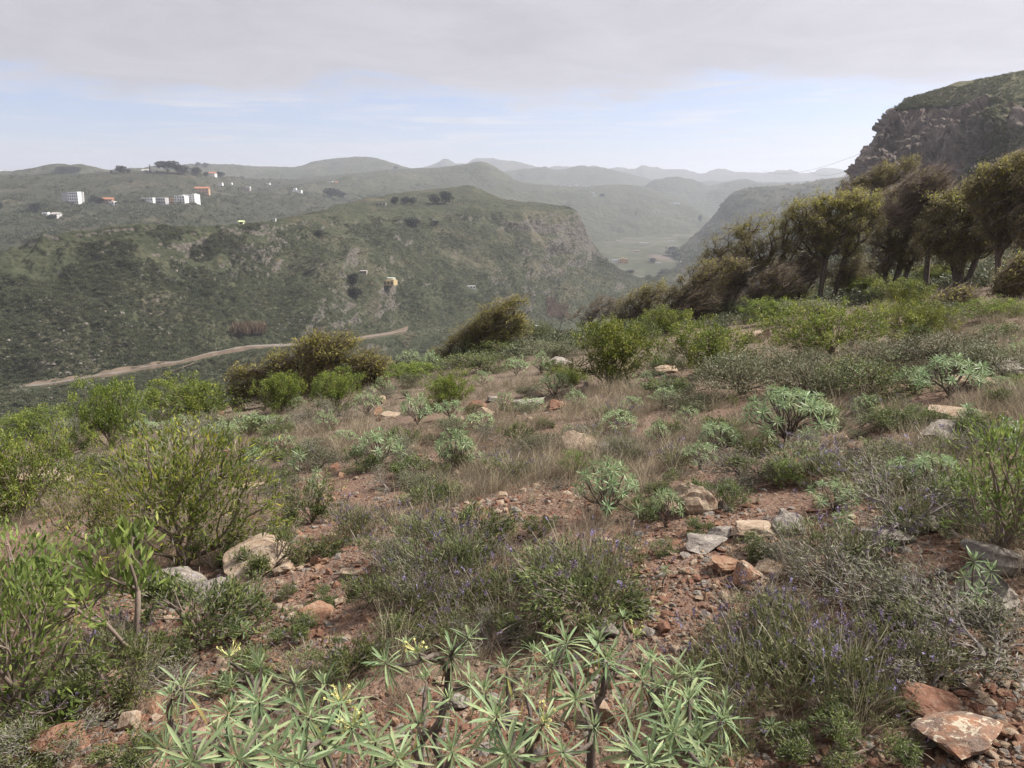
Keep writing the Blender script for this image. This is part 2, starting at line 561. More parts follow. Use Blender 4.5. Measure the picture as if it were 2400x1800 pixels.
def disp_spur(P, N, v, u):
    fade = (1 - 0.97 * np.exp(-((v - 1) / 0.2) ** 2)) * sstep(v, 0.2, 1.0) * (1 - 0.94 * sstep(v, 2.2, 3.05))
    q = P.copy()
    q[..., 2] *= 0.25
    d = 8.0 * ridged(q / np.array([62, 170, 120]), 3, 21) + 3.2 * fbm(q / 30, 4, 5) - 4
    lowf = sstep(v, 0.05, 0.3)
    small = 1.5 * fbm(P / 10, 4, 31) + 0.6 * fbm(P / 2.8, 2, 32)
    # stepped lava bands under the crest
    band = np.sin(P[..., 2] / 2.6 + 2.2 * fbm(P / 40, 3, 77)) * 1.6 * np.clip(fbm(P / 60, 2, 41) + 0.25, 0, 1) * sstep(v, 1.4, 2.2) * (1 - sstep(v, 3.6, 4.0))
    rimr = (1.8 * np.abs(vnoise(P * np.array([1, 1, .3]) / 5, 133)) + 0.9 * vnoise(P / 2.2, 134)) * np.exp(-((v - 3.45) / 0.4) ** 2) * sstep(fbm(P / 70, 2, 135), -0.5, 0.2)
    return N * (d * fade + small * lowf * (1 - 0.95 * np.exp(-((v - 1) / 0.14) ** 2)) * (1 - 0.35 * sstep(v, 3.6, 4.0)) + band + rimr)[..., None]


A_ROAD = [(-260, 962, 240), (0, 918, 262), (120, 900, 270), (250, 880, 282), (330, 865, 292), (420, 850, 302), (520, 826, 318), (600, 813, 330),
          (720, 806, 352), (800, 803, 372), (870, 790, 396), (930, 781, 420), (1100, 757, 480), (1250, 742, 560), (1400, 700, 650), (1530, 668, 800), (1720, 640, 950)]
loft('valley_spur', [
    [(-260, 1060, 190), (0, 1010, 215), (400, 965, 262), (800, 905, 318), (1200, 835, 430), (1400, 790, 540), (1530, 740, 680), (1720, 700, 800)],
    A_ROAD,
    [(-260, 760, 285), (0, 735, 305), (200, 705, 322), (420, 680, 350), (600, 660, 385), (760, 655, 420), (900, 640, 470), (1100, 625, 550), (1250, 612, 620), (1340, 612, 680), (1400, 628, 735), (1450, 642, 775), (1530, 662, 830), (1720, 636, 960)],
    [(-260, 622, 327), (0, 602, 341), (100, 574, 347), (200, 562, 354), (330, 552, 366), (480, 556, 385), (560, 552, 404), (640, 540, 434), (740, 530, 478), (870, 528, 536), (1000, 524, 590),
     (1100, 522, 614), (1200, 526, 640), (1300, 528, 678), (1345, 530, 702), (1375, 570, 738), (1400, 605, 760), (1450, 636, 794), (1530, 661, 845), (1720, 635, 975)],
    [(-260, 612, 330), (0, 590, 345), (100, 561, 352), (200, 545, 360), (330, 530, 372), (480, 533, 392), (560, 531, 410), (640, 524, 440), (740, 515, 485), (870, 512, 545), (1000, 505, 600),
     (1100, 500, 625), (1200, 500, 650), (1300, 496, 690), (1345, 497, 715), (1375, 545, 745), (1400, 590, 765), (1450, 630, 800), (1530, 660, 850), (1720, 634, 980)],
    [(-260, 614, 335), (0, 591, 350), (100, 562, 358), (200, 546, 367), (330, 531, 380), (480, 534, 400), (560, 530, 425), (640, 518, 470), (740, 497, 560), (800, 479, 640), (870, 462, 720), (950, 450, 790),
     (1050, 442, 840), (1106, 437, 850), (1130, 446, 850), (1180, 466, 830), (1260, 476, 800), (1345, 491, 735), (1375, 545, 760), (1400, 591, 780), (1450, 631, 815), (1530, 661, 865), (1720, 634, 990)],
    [(-260, 720, 420), (0, 700, 430), (330, 640, 470), (640, 580, 560), (740, 545, 640), (870, 510, 820), (1106, 500, 1000), (1345, 560, 850), (1400, 650, 860), (1530, 700, 950), (1720, 690, 1050)],
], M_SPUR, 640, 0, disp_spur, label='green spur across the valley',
    vs=np.concatenate([np.linspace(0, 1, 50)[:-1], np.linspace(1, 2, 80)[:-1], np.linspace(2, 3, 80)[:-1], np.linspace(3, 4, 26)[:-1], np.linspace(4, 5, 50)[:-1], np.linspace(5, 6, 10)]))


def disp_soft(amp, wl, vlo, vhi, seed, crest=0.12):
    def f(P, N, v, u):
        fade = sstep(v, 0, vlo) * (1 - (1 - crest) * sstep(v, vlo, vhi))
        q = P.copy()
        d = amp * ridged(q / np.array([wl, wl * 1.8, wl]), 3, seed) + amp * 0.6 * fbm(q / (wl * 0.4), 4, seed + 7)
        return N * (d * fade)[..., None] + N * (amp * 0.09 * fbm(P / (wl * 0.06), 4, seed + 3, 0.6))[..., None]
    return f


loft('apartment_hillside', [
    [(-400, 660, 520), (0, 640, 540), (300, 590, 600), (600, 560, 680), (800, 520, 900), (1000, 500, 1150)],
    [(-400, 545, 720), (0, 520, 740), (160, 505, 760), (350, 505, 800), (450, 500, 850), (600, 480, 1050), (750, 470, 1250), (1000, 455, 1500)],
    [(-400, 490, 830), (0, 480, 850), (160, 476, 880), (350, 474, 920), (450, 471, 960), (600, 450, 1250), (750, 440, 1500), (1000, 428, 1800)],
    [(-400, 425, 1080), (0, 415, 1100), (60, 411, 1110), (150, 410, 1120), (200, 408, 1120), (280, 404, 1130), (380, 402, 1150), (450, 404, 1200), (500, 411, 1300), (560, 418, 1500), (640, 421, 1750), (720, 424, 1900), (820, 428, 1980), (1000, 440, 2050)],
    [(-400, 470, 1400), (0, 460, 1400), (450, 455, 1600), (720, 470, 2200), (1000, 480, 2300)],
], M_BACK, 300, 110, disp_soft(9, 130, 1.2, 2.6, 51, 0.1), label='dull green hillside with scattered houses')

loft('skyline_hill', [
    [(-300, 440, 1350), (120, 430, 1400), (450, 425, 1900), (700, 430, 2150), (960, 430, 2200), (1150, 450, 2300)],
    [(-300, 420, 1500), (0, 411, 1500), (60, 408, 1520), (120, 400, 1540), (150, 397, 1560), (185, 398, 1560), (200, 403, 1560), (240, 408, 1600), (380, 396, 2000), (450, 388, 2300), (520, 390, 2450), (600, 391, 2550), (690, 392, 2600), (740, 378, 2650), (800, 371, 2700), (852, 368, 2700), (880, 372, 2720), (940, 392, 2750), (1000, 409, 2800), (1150, 440, 2850)],
    [(-300, 450, 1900), (120, 440, 2000), (450, 440, 2800), (860, 440, 3200), (1150, 470, 3200)],
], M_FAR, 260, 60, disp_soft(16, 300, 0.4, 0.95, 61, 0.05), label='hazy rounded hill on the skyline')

loft('cone_hill', [
    [(640, 500, 1250), (900, 490, 1300), (1130, 540, 1250), (1300, 620, 1150), (1450, 620, 1200), (1650, 625, 1250), (1760, 640, 1250)],
    [(640, 470, 1300), (900, 455, 1350), (1130, 470, 1400), (1300, 545, 1400), (1450, 555, 1480), (1650, 570, 1480), (1760, 600, 1400)],
    [(640, 445, 1600), (900, 430, 1650), (1130, 430, 1700), (1300, 480, 1650), (1450, 505, 1750), (1650, 530, 1750), (1760, 560, 1700)],
    [(640, 428, 1900), (700, 419, 1920), (850, 405, 1950), (950, 397, 1980), (1020, 395, 2000), (1090, 386, 2000), (1128, 380, 2000), (1148, 386, 2000), (1180, 404, 2000), (1215, 426, 2020), (1250, 432, 2060), (1330, 436, 2100), (1390, 436, 2150), (1430, 433, 2180), (1470, 434, 2200), (1520, 441, 2200), (1560, 456, 2200), (1620, 480, 2150), (1680, 520, 2100), (1760, 560, 2000)],
    [(640, 470, 2300), (900, 450, 2500), (1130, 460, 2600), (1400, 480, 2700), (1760, 590, 2500)],
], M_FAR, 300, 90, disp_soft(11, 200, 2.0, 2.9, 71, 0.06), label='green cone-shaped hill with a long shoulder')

loft('middle_ridge', [
    [(1000, 450, 2700), (1300, 450, 2700), (1700, 500, 2500), (2100, 480, 2500)],
    [(1000, 440, 3300), (1130, 424, 3300), (1190, 414, 3400), (1240, 406, 3400), (1300, 405, 3500), (1370, 399, 3500), (1420, 402, 3500), (1480, 413, 3500), (1540, 424, 3500), (1600, 432, 3500), (1660, 425, 3500), (1720, 428, 3500), (2100, 440, 3500)],
    [(1000, 470, 4000), (1300, 450, 4000), (1700, 470, 4000), (2100, 480, 4000)],
], M_FAR, 220, 40, disp_soft(26, 420, 0.5, 0.95, 81, 0.05), label='blue-grey ridge in front of the skyline')

loft('folded_ridge', [
    [(1250, 480, 2300), (1500, 500, 2250), (1700, 510, 2200), (2000, 480, 2200)],
    [(1250, 452, 2800), (1380, 448, 2800), (1450, 452, 2750), (1500, 440, 2750), (1545, 430, 2750), (1590, 419, 2750), (1625, 424, 2750), (1660, 436, 2700), (1700, 428, 2700), (1740, 421, 2700), (1790, 428, 2700), (2000, 425, 2700)],
    [(1250, 480, 3200), (1500, 470, 3200), (1700, 470, 3200), (2000, 470, 3200)],
], M_FAR, 220, 40, disp_soft(22, 300, 0.5, 0.95, 85, 0.06), label='folded hazy ridge at the head of the valley')

loft('skyline_ridge', [
    [(850, 440, 3900), (1200, 440, 3900), (1600, 450, 3900), (2200, 450, 3900)],
    [(850, 410, 4600), (960, 399, 4800), (1000, 391, 4800), (1025, 381, 4800), (1046, 373, 4800), (1070, 384, 4800), (1090, 384, 4900), (1118, 372, 4900), (1150, 374, 5000), (1185, 377, 5000), (1215, 381, 5000), (1250, 390, 5000), (1278, 396, 5000), (1300, 391, 5000), (1342, 391, 5000), (1356, 395, 5000), (1392, 389, 5000), (1422, 397, 5000), (1452, 393, 5000), (1500, 401, 5000), (1535, 399, 5000), (1590, 400, 5000), (1640, 410, 5000), (1680, 405, 5000), (1740, 404, 5000), (1790, 405, 5000), (1850, 404, 5000), (1886, 416, 5000), (1905, 412, 5000), (1945, 396, 5000), (1985, 402, 5000), (2060, 408, 5000), (2200, 410, 5000)],
    [(850, 450, 5600), (1200, 440, 5600), (1600, 450, 5600), (2200, 450, 5600)],
], M_FAR, 360, 36, disp_soft(32, 480, 0.5, 0.95, 91, 0.03), label='pale jagged ridge along the skyline')

loft('right_valley_hill', [
    [(1560, 800, 600), (1640, 780, 600), (1750, 760, 560), (1900, 740, 520), (2250, 720, 480)],
    [(1560, 650, 1050), (1620, 600, 1080), (1680, 570, 1100), (1750, 540, 1120), (1900, 520, 1100), (2250, 500, 1000)],
    [(1560, 625, 1150), (1610, 568, 1230), (1640, 540, 1290), (1680, 497, 1350), (1715, 456, 1400), (1750, 441, 1420), (1800, 437, 1440), (1850, 434, 1450), (1890, 430, 1460), (1930, 421, 1500), (2000, 415, 1500), (2250, 405, 1500)],
    [(1560, 700, 1500), (1680, 600, 1700), (1800, 520, 1800), (2250, 480, 1900)],
], M_BACK, 220, 70, disp_soft(10, 150, 1.0, 1.9, 101, 0.06), label='dark hill closing the valley')

loft('valley_floor', [
    [(1150, 960, 300), (1400, 900, 350), (1700, 880, 380), (1950, 860, 400)],
    [(1150, 800, 560), (1400, 745, 620), (1700, 735, 680), (1950, 725, 700)],
    [(1150, 690, 880), (1400, 672, 900), (1700, 670, 900), (1950, 660, 900)],
    [(1150, 625, 1080), (1400, 615, 1100), (1700, 612, 1100), (1950, 610, 1100)],
    [(1150, 575, 1400), (1400, 565, 1420), (1700, 562, 1420), (1950, 560, 1420)],
    [(1150, 545, 1700), (1400, 535, 1750), (1700, 530, 1750), (1950, 530, 1750)],
    [(1150, 515, 2400), (1400, 508, 2400), (1700, 500, 2400), (1950, 500, 2400)],
    [(1150, 490, 3400), (1400, 485, 3400), (1700, 480, 3400), (1950, 480, 3400)],
], field_mat(), 120, 60, disp_soft(2.5, 120, 1, 3, 111, 0.6), label='valley floor with small fields')

# ---- the cliff
def cliff_mat():
    m, t = new_mat('cliff_rock_and_scrub')
    tco = t.n('ShaderNodeTexCoord').outputs['Object']
    geo = t.n('ShaderNodeNewGeometry')
    nz = t.n('ShaderNodeSeparateXYZ', {0: geo.outputs['Normal']}).outputs[2]
    at_ = t.n('ShaderNodeAttribute', attribute_name='tint').outputs['Fac']
    colv = t.n('ShaderNodeMapping', {0: tco, 3: (1, 1, 0.22)}).outputs[0]
    n1_ = t.noise(colv, 0.12, 6, 0.65, 0.6)
    n2_ = t.noise(tco, 0.8, 6, 0.7, 0.3)
    n3_ = t.noise(tco, 0.05, 4, 0.6)
    rock = t.ramp(n1_, [(0.3, (0.125, 0.10, 0.09)), (0.5, (0.23, 0.19, 0.168)), (0.62, (0.19, 0.14, 0.122)), (0.75, (0.34, 0.30, 0.26))])
    rock = t.mix(t.math('MULTIPLY', t.ss(n2_, 0.5, 0.72), 0.55), rock, (0.30, 0.27, 0.235))
    rock = t.mix(t.math('MULTIPLY', t.ss(n2_, 0.46, 0.3), 0.5), rock, (0.07, 0.055, 0.05))
    grn = t.mix(t.ss(n2_, 0.4, 0.62), (0.085, 0.088, 0.046), (0.155, 0.145, 0.085))
    grn = t.mix(t.ss(n3_, 0.45, 0.65), grn, (0.10, 0.082, 0.055))
    f = t.ss(t.math('ADD', at_, t.math('MULTIPLY', t.math('SUBTRACT', n2_, 0.5), 0.9)), 0.62, 0.42)
    f = t.math('MAXIMUM', f, t.math('MULTIPLY', t.ss(t.math('ADD', nz, t.math('MULTIPLY', t.math('SUBTRACT', n2_, 0.5), 0.5)), 0.74, 0.90), 0.7))
    c = t.mix(f, rock, grn)
    bp = t.n('ShaderNodeBump', {'Strength': 0.9, 'Distance': 0.9, 'Height': t.math('ADD', n2_, n1_)})
    b = t.n('ShaderNodeBsdfPrincipled', {'Base Color': c, 'Roughness': 0.95, 'Specular IOR Level': 0.1, 'Normal': bp.outputs[0]})
    finish(t, b.outputs[0])
    return m


def cells(P, seed):
    """a value per irregular cell, and the distance to the cell's middle"""
    i = np.floor(P).astype(np.int64)
    best = np.full(P.shape[:-1], 9.0)
    val = np.zeros(P.shape[:-1])
    for a in (-1, 0, 1):
        for b in (-1, 0, 1):
            for c in (-1, 0, 1):
                k = i + np.array([a, b, c])
                q = np.stack([_hash(k[..., 0], k[..., 1], k[..., 2], seed + e) * 0.5 + 0.5 for e in (0, 1, 2)], -1)
                d = ((k + q - P) ** 2).sum(-1)
                h = _hash(k[..., 0], k[..., 1], k[..., 2], seed + 5)
                val = np.where(d < best, h, val)
                best = np.minimum(d, best)
    return val, np.sqrt(best)


def disp_cliff(P, N, v, u):
    rockm = sstep(v, 0.75, 1.05) * (1 - sstep(v, 2.75, 3.0)) * (1 - sstep(u, 0.66, 0.80))
    q = P * np.array([1, 1, 0.11])
    warp = P + 1.2 * np.stack([vnoise(P / 3, 141), vnoise(P / 3, 142), vnoise(P / 3, 143)], -1)
    c1, d1 = cells(warp / np.array([5.0, 5.0, 24.0]), 151)
    c2, d2 = cells(warp / np.array([2.0, 2.0, 6.0]), 161)
    c3, d3 = cells(warp / np.array([0.9, 0.9, 1.5]), 171)
    colm = 3.0 + np.abs(vnoise(q / 9.0, 121)) * 6.0 + 2.4 * c1 - 1.6 * d1 + 1.2 * c2 - 0.7 * d2 + 0.45 * c3
    led = np.abs(((P[..., 2] + 1.8 * fbm(P / 9, 3, 124)) / 4.4) % 1 - 0.5) * 1.1
    small = 0.35 * fbm(P / 1.2, 3, 125)
    soft = (0.9 * fbm(P / 9, 4, 126) + 0.3 * fbm(P / 2, 2, 127)) * (1 - 0.7 * sstep(v, 2.9, 3.3))
    # blocky outcrops on the scree to the right
    outc = np.maximum(0, fbm(P / np.array([6, 6, 9]), 3, 128) - 0.25) * 4.5 * sstep(u, 0.45, 0.7) * sstep(v, 0.8, 1.3) * (1 - sstep(v, 2.4, 2.9))
    return N * ((colm + led + small - 5) * rockm + soft * (1 - rockm) + outc)[..., None]


o = loft('cliff', [
    [(2035, 700, 260), (1930, 700, 150), (2060, 700, 120), (2140, 690, 110), (2230, 680, 100), (2330, 670, 95), (2500, 660, 90), (2800, 650, 80)],
    [(2050, 470, 330), (1978, 462, 236), (2060, 452, 228), (2140, 445, 222), (2230, 430, 214), (2330, 395, 196), (2500, 350, 175), (2800, 300, 150)],
    [(2075, 395, 330), (2022, 388, 240), (2085, 352, 238), (2150, 345, 234), (2240, 342, 224), (2335, 315, 206), (2500, 280, 190), (2800, 230, 165)],
    [(2150, 262, 330), (2104, 252, 246), (2150, 247, 246), (2215, 245, 246), (2285, 243, 240), (2350, 236, 228), (2500, 210, 214), (2800, 180, 190)],
    [(2200, 250, 340), (2140, 236, 262), (2205, 217, 268), (2252, 197, 270), (2300, 187, 270), (2395, 170, 268), (2550, 155, 268), (2800, 145, 260)],
    [(2230, 300, 380), (2200, 290, 330), (2260, 280, 350), (2320, 270, 360), (2400, 260, 370), (2500, 250, 380), (2650, 240, 400), (2800, 230, 400)],
], cliff_mat(), 460, 0, disp_cliff, by_px=False, label='dark basalt cliff with a scrubby top and scree',
    vs=np.concatenate([np.linspace(0, 1, 40)[:-1], np.linspace(1, 3, 230)[:-1], np.linspace(3, 4, 50)[:-1], np.linspace(4, 5, 14)]))
# where bare rock shows: the cliff face, with patches on the scree
pc = PATCH['cliff']
nv_, nu_ = pc['P'].shape[:2]
vv_ = np.concatenate([np.linspace(0, 1, 40)[:-1], np.linspace(1, 3, 230)[:-1], np.linspace(3, 4, 50)[:-1], np.linspace(4, 5, 14)])[:, None] * np.ones((1, nu_))
uu_ = np.linspace(0, 1, nu_)[None] * np.ones((nv_, 1))
rk_ = sstep(vv_, 0.7, 1.0) * (1 - sstep(vv_, 2.93, 3.03)) * (1 - sstep(uu_ - 0.03 * (vv_ - 2), 0.63, 0.72))
rk_ = np.maximum(rk_, 0.75 * sstep(fbm(pc['P'] / np.array([6, 6, 9]), 3, 128), 0.15, 0.5) * sstep(uu_, 0.45, 0.65) * (1 - sstep(vv_, 2.5, 2.9)) * sstep(vv_, 0.6, 1.0))
o.data.attributes['tint'].data.foreach_set('value', rk_.ravel().astype(np.float32))

# ---------------------------------------------------------------- roads, houses and trees on the far land
M_ROAD = plain('pale_road', (0.155, 0.138, 0.118), 0.9, 0.3, 0.2)
M_EARTH = plain('cut_earth', (0.15, 0.112, 0.082), 0.95, 0.5, 0.25)
M_WHITE = plain('white_render', (0.72, 0.71, 0.69), 0.8, 0.06, 0.4)
M_GREYW = plain('grey_render', (0.42, 0.41, 0.41), 0.85, 0.08, 0.4)
M_ORANGE = plain('orange_render', (0.52, 0.31, 0.15), 0.8, 0.08, 0.4)
M_PEACH = plain('peach_render', (0.46, 0.30, 0.21), 0.8, 0.1, 0.4)
M_TEAL = plain('pale_teal_render', (0.40, 0.47, 0.40), 0.8, 0.08, 0.4)
M_OCHRE = plain('ochre_render', (0.45, 0.35, 0.19), 0.8, 0.08, 0.4)
M_LIME = plain('lime_render', (0.55, 0.58, 0.32), 0.8, 0.08, 0.4)
M_TILE = plain('terracotta_roof', (0.34, 0.145, 0.085), 0.85, 0.2, 0.6)
M_FLATROOF = plain('flat_roof', (0.40, 0.37, 0.34), 0.9, 0.12, 0.5)
M_PANE = plain('dark_window', (0.05, 0.055, 0.06), 0.25, 0.1, 1.0)
M_STONEWALL = plain('old_stone_wall', (0.30, 0.26, 0.225), 0.95, 0.3, 0.6)
M_POLE = plain('weathered_pole', (0.16, 0.15, 0.145), 0.8, 0.1, 1.0)


def road():
    xs = np.linspace(-60, 955, 260)
    r = pchip([p[0] for p in A_ROAD], np.array(A_ROAD, float), xs)
    wob = fbm(np.stack([xs / 60, 0 * xs, 0 * xs], -1), 3, 5)
    mid = at(xs, r[:, 1] + 1.5 * wob, r[:, 2])
    wd = np.interp(xs, [-60, 250, 420, 600, 720, 800, 955], [3.4, 3, 2.2, 2.6, 5.5, 3, 2.6]) * (1 + 0.25 * wob)
    out = unit(np.stack([mid[:, 0] * 0 - 0.25, mid[:, 1] * 0 - 1, 0 * xs], -1))
    cut = np.interp(xs, [-60, 230, 300, 420, 700, 800, 955], [1.0, 1.6, 1.8, 0.9, 0.6, 1.2, 2.2]) * (1 + 0.35 * fbm(np.stack([xs / 40, 0 * xs, 0 * xs], -1), 2, 8))
    a = mid - out * 2.0 + np.array([0, 0, 1.]) * cut[:, None]
    b = mid + np.array([0, 0, 0.8])
    c = mid + out * wd[:, None] + np.array([0, 0, 0.6])
    fall = np.interp(xs, [-60, 230, 300, 650, 720, 800, 955], [2, 4, 2, 1.2, 3.0, 2.4, 4]) * (1 + 0.5 * fbm(np.stack([xs / 20, 0 * xs, 0 * xs], -1), 3, 9))
    d = c + out * 2.2 - np.array([0, 0, 1.]) * fall[:, None] - np.array([0, 0, 1.0])
    n = len(xs)
    i = np.arange(n - 1)

    def strip(nm, p, q, mat, lab):
        mb = MB()
        mb.add(np.concatenate([p, q]), np.stack([i, i + 1, n + i + 1, n + i], -1))
        return kind(mb.build(nm, mat), 'structure', lab)
    strip('road', b, c, M_ROAD, 'pale road contouring the foot of the spur')
    strip('roadside_cutting_ground', a - out * 0.0, b - np.array([0, 0, 0.02]), M_EARTH, 'bare earth cutting above the road')
    strip('roadside_bank_ground', c - np.array([0, 0, 0.02]), d, M_EARTH, 'bare earth bank below the road')


road()


def path_on(patch, pts, width, lab, mat=None):
    P = []
    for k in range(len(pts) - 1):
        for f in np.linspace(0, 1, 8, endpoint=k == len(pts) - 2):
            q = on(patch, pts[k][0] * (1 - f) + pts[k + 1][0] * f, pts[k][1] * (1 - f) + pts[k + 1][1] * f)
            if q is not None:
                P.append(q)
    P = np.array(P)
    P[1:-1] = (P[:-2] + P[1:-1] + P[2:]) / 3
    a, b = P + np.array([0, width / 2, 0.9]), P + np.array([0, -width / 2, 0.7])
    n = len(P)
    i = np.arange(n - 1)
    mb = MB()
    mb.add(np.concatenate([a, b]), np.stack([i, i + 1, n + i + 1, n + i], -1))
    kind(mb.build('dirt_path', mat or M_EARTH), 'structure', lab)


path_on('valley_spur', [(715, 641), (760, 622), (800, 608), (850, 592), (882, 584)], 2.6, 'dirt track climbing the spur')
path_on('valley_spur', [(380, 885), (420, 868), (470, 850)], 2.2, 'green track below the road')


def quad_roof(mb, w, d, z, rise, over=0.4, mat=0):
    x, y = w / 2 + over, d / 2 + over
    mb.add([[-x, -y, z], [x, -y, z], [x, y, z], [-x, y, z], [-x, 0, z + rise], [x, 0, z + rise]],
           [[0, 1, 5, 4], [2, 3, 4, 5]], mat)
    mb.more([[0, 4, 3], [1, 2, 5]], mat)
    mb.more([[0, 3, 2, 1]], mat)


def building(patch, px0, px1, py, hpx, wall, label, name='house', roof='flat', depth=9.0, rz=0.0, cols=4, rows=2, roofmat=None, group=None,
             parapet=True, wings=(), cat='house', sink=2.0, land=None):
    p = on(patch, (px0 + px1) / 2, py)
    if p is None:
        p = at((px0 + px1) / 2, py, 900)
    s = np.linalg.norm(p - EYE) / F_PX
    wd, ht = (px1 - px0) * s * 0.94, hpx * s * 0.84
    root = link(name, None, loc=tuple(p))
    root.rotation_euler = (0, 0, rz)
    tag(root, label, cat, group, land=land)
    mb = MB()
    box(mb, (0, depth / 2, ht / 2 - sink / 2), (wd, depth, ht + sink))
    mb.build('wall', wall, root)
    if roof == 'flat':
        mb = MB()
        box(mb, (0, depth / 2, ht + 0.12), (wd * 0.97, depth * 0.97, 0.22))
        ro = mb.build('roof', roofmat or M_FLATROOF, root)
        if parapet:
            mb = MB()
            for cx, cy_, sx_, sy_ in ((0, 0.12, wd, 0.2), (0, depth - 0.12, wd, 0.2), (-wd / 2 + 0.1, depth / 2, 0.2, depth - 0.5), (wd / 2 - 0.1, depth / 2, 0.2, depth - 0.5)):
                box(mb, (cx, cy_, ht + 0.3), (sx_, sy_, 0.6))
            mb.build('parapet', wall, root)
    else:
        mb = MB()
        quad_roof(mb, wd, depth, ht + 0.01, min(2.2, depth * 0.25))
        mb.v[-1] += np.array([0, depth / 2, 0])
        mb.build('roof', roofmat or M_TILE, root)
    wm = MB()
    ww, wh = min(1.1, wd / cols * 0.5), min(1.4, ht / rows * 0.5)
    box(wm, (0, 0, 0), (ww, 0.16, wh))
    wme = wm.mesh('window', M_PANE)
    for r_ in range(rows):
        for c_ in range(cols):
            w_ = link('window', wme, root)
            w_.location = (-wd / 2 + (c_ + 0.5) * wd / cols, -0.06, (r_ + 0.55) * ht / rows)
    for k, (ox, oy, oz, sx_, sy_, sz_, wm_, nm) in enumerate(wings):
        mb = MB()
        box(mb, (ox * wd, oy, oz * ht), (sx_ * wd, sy_, sz_ * ht))
        mb.build(nm, wm_, root)
    return root


BH = 'apartment_hillside'
building(BH, 160, 184, 477, 26, M_WHITE, 'white four-storey apartment block with rows of dark windows beside the lattice mast', 'apartment_block', 'flat', 10, math.radians(-8), 5, 4, cat='building',
         land='the white apartment block', wings=[(-0.80, 6.0, 0.48, 0.56, 11.0, 1.05, M_GREYW, 'stair_wing'), (-0.80, 6.0, 1.03, 0.58, 11.4, 0.05, M_TILE, 'wing_roof')])
building(BH, 238, 261, 474, 7, M_PEACH, 'low house with a terracotta roof among dark trees', 'house', 'gable', 8, 0.1, 3, 1)
building(BH, 256, 267, 481, 8, M_WHITE, 'small white annex below the terracotta-roofed house', 'house', 'flat', 6, 0, 2, 1)
building(BH, 333, 357, 472, 8, M_WHITE, 'long low white building at the start of the hillside terrace', 'house', 'flat', 9, 0.12, 4, 1)
building(BH, 355, 387, 478, 14, M_GREYW, 'long grey terrace building with balcony bands', 'terrace_building', 'flat', 10, 0.02, 6, 2, cat='building',
         wings=[(0, -0.8, 0.52, 1.0, 1.4, 0.06, M_WHITE, 'balcony'), (0, -0.8, 0.98, 1.0, 1.4, 0.06, M_WHITE, 'balcony')])
building(BH, 386, 411, 478, 13, M_ORANGE, 'bright orange building in the middle of the hillside terrace', 'terrace_building', 'flat', 10, 0.0, 5, 2, cat='building',
         wings=[(0, -0.7, 0.5, 1.0, 1.2, 0.06, M_WHITE, 'balcony')])
building(BH, 410, 433, 478, 19, M_WHITE, 'white stepped building next to the orange one', 'terrace_building', 'flat', 11, 0.0, 4, 3, cat='building',
         wings=[(0.1, 4, 1.1, 0.4, 5, 0.16, M_WHITE, 'roof_room')])
building(BH, 434, 457, 476, 20, M_WHITE, 'tall white block at the end of the hillside terrace', 'terrace_building', 'flat', 12, -0.1, 4, 4, cat='building',
         wings=[(0.3, 5, 1.1, 0.3, 5, 0.14, M_WHITE, 'roof_room')])
building(BH, 458, 488, 454, 13, M_PEACH, 'peach-orange house above the terrace buildings', 'house', 'gable', 10, 0.15, 4, 2)
building(BH, 498, 520, 432, 4, M_WHITE, 'long white shed high on the hillside', 'shed', 'flat', 6, 0, 3, 1, cat='shed', parapet=False)
building(BH, 535, 543, 431, 3, M_WHITE, 'tiny white hut beside the long white shed', 'shed', 'flat', 5, 0, 1, 1, cat='shed', parapet=False)
building(BH, 548, 584, 445, 4, M_STONEWALL, 'pale walled terrace on the hillside shoulder', 'walled_terrace', 'flat', 8, 0.1, 5, 1, cat='wall', parapet=True)
building(BH, 578, 586, 445, 8, M_WHITE, 'small white hut at the end of the walled terrace', 'shed', 'flat', 5, 0, 1, 1, cat='shed', parapet=False)
building(BH, 623, 632, 434, 5, M_WHITE, 'small white house above the dark hollow', 'house', 'flat', 6, 0, 2, 1)
building(BH, 680, 706, 450, 4, M_WHITE, 'low white farm building on the far hillside', 'house', 'flat', 8, 0, 3, 1)
building(BH, 688, 694, 449, 8, M_WHITE, 'white turret of the low farm building', 'house', 'flat', 6, 0, 1, 1)
building(BH, 768, 780, 432, 7, M_WHITE, 'white house with a pink neighbour near the skyline hill', 'house', 'flat', 12, 0, 3, 2)
building(BH, 781, 791, 432, 5, M_PEACH, 'pink house beside the white one near the skyline hill', 'house', 'gable', 10, 0, 2, 1)
building(BH, 100, 111, 508, 9, M_WHITE, 'white ruined cottage half hidden in bushes', 'house', 'flat', 7, 0.2, 1, 1)
building(BH, 118, 134, 510, 8, M_WHITE, 'white cottage with two openings beside the ruined one', 'house', 'gable', 7, -0.2, 2, 1, roofmat=M_FLATROOF)
building(BH, 488, 503, 412, 6, M_WHITE, 'white house between the skyline trees', 'house', 'gable', 10, 0, 3, 1)
building(BH, 332, 352, 404, 4, M_GREYW, 'grey-roofed house under the cypress on the skyline', 'house', 'gable', 10, 0, 3, 1, roofmat=M_FLATROOF)
VS = 'valley_spur'
building(VS, 560, 570, 528, 9, M_LIME, 'small yellow-green hut on the spur crest', 'hut', 'gable', 2.5, 0, 1, 1, cat='hut', sink=1.5, roofmat=M_LIME)
building(VS, 640, 646, 519, 7, M_WHITE, 'white water-tank hut on the spur crest', 'hut', 'flat', 1.5, 0, 1, 1, cat='hut', sink=1.5, parapet=False)
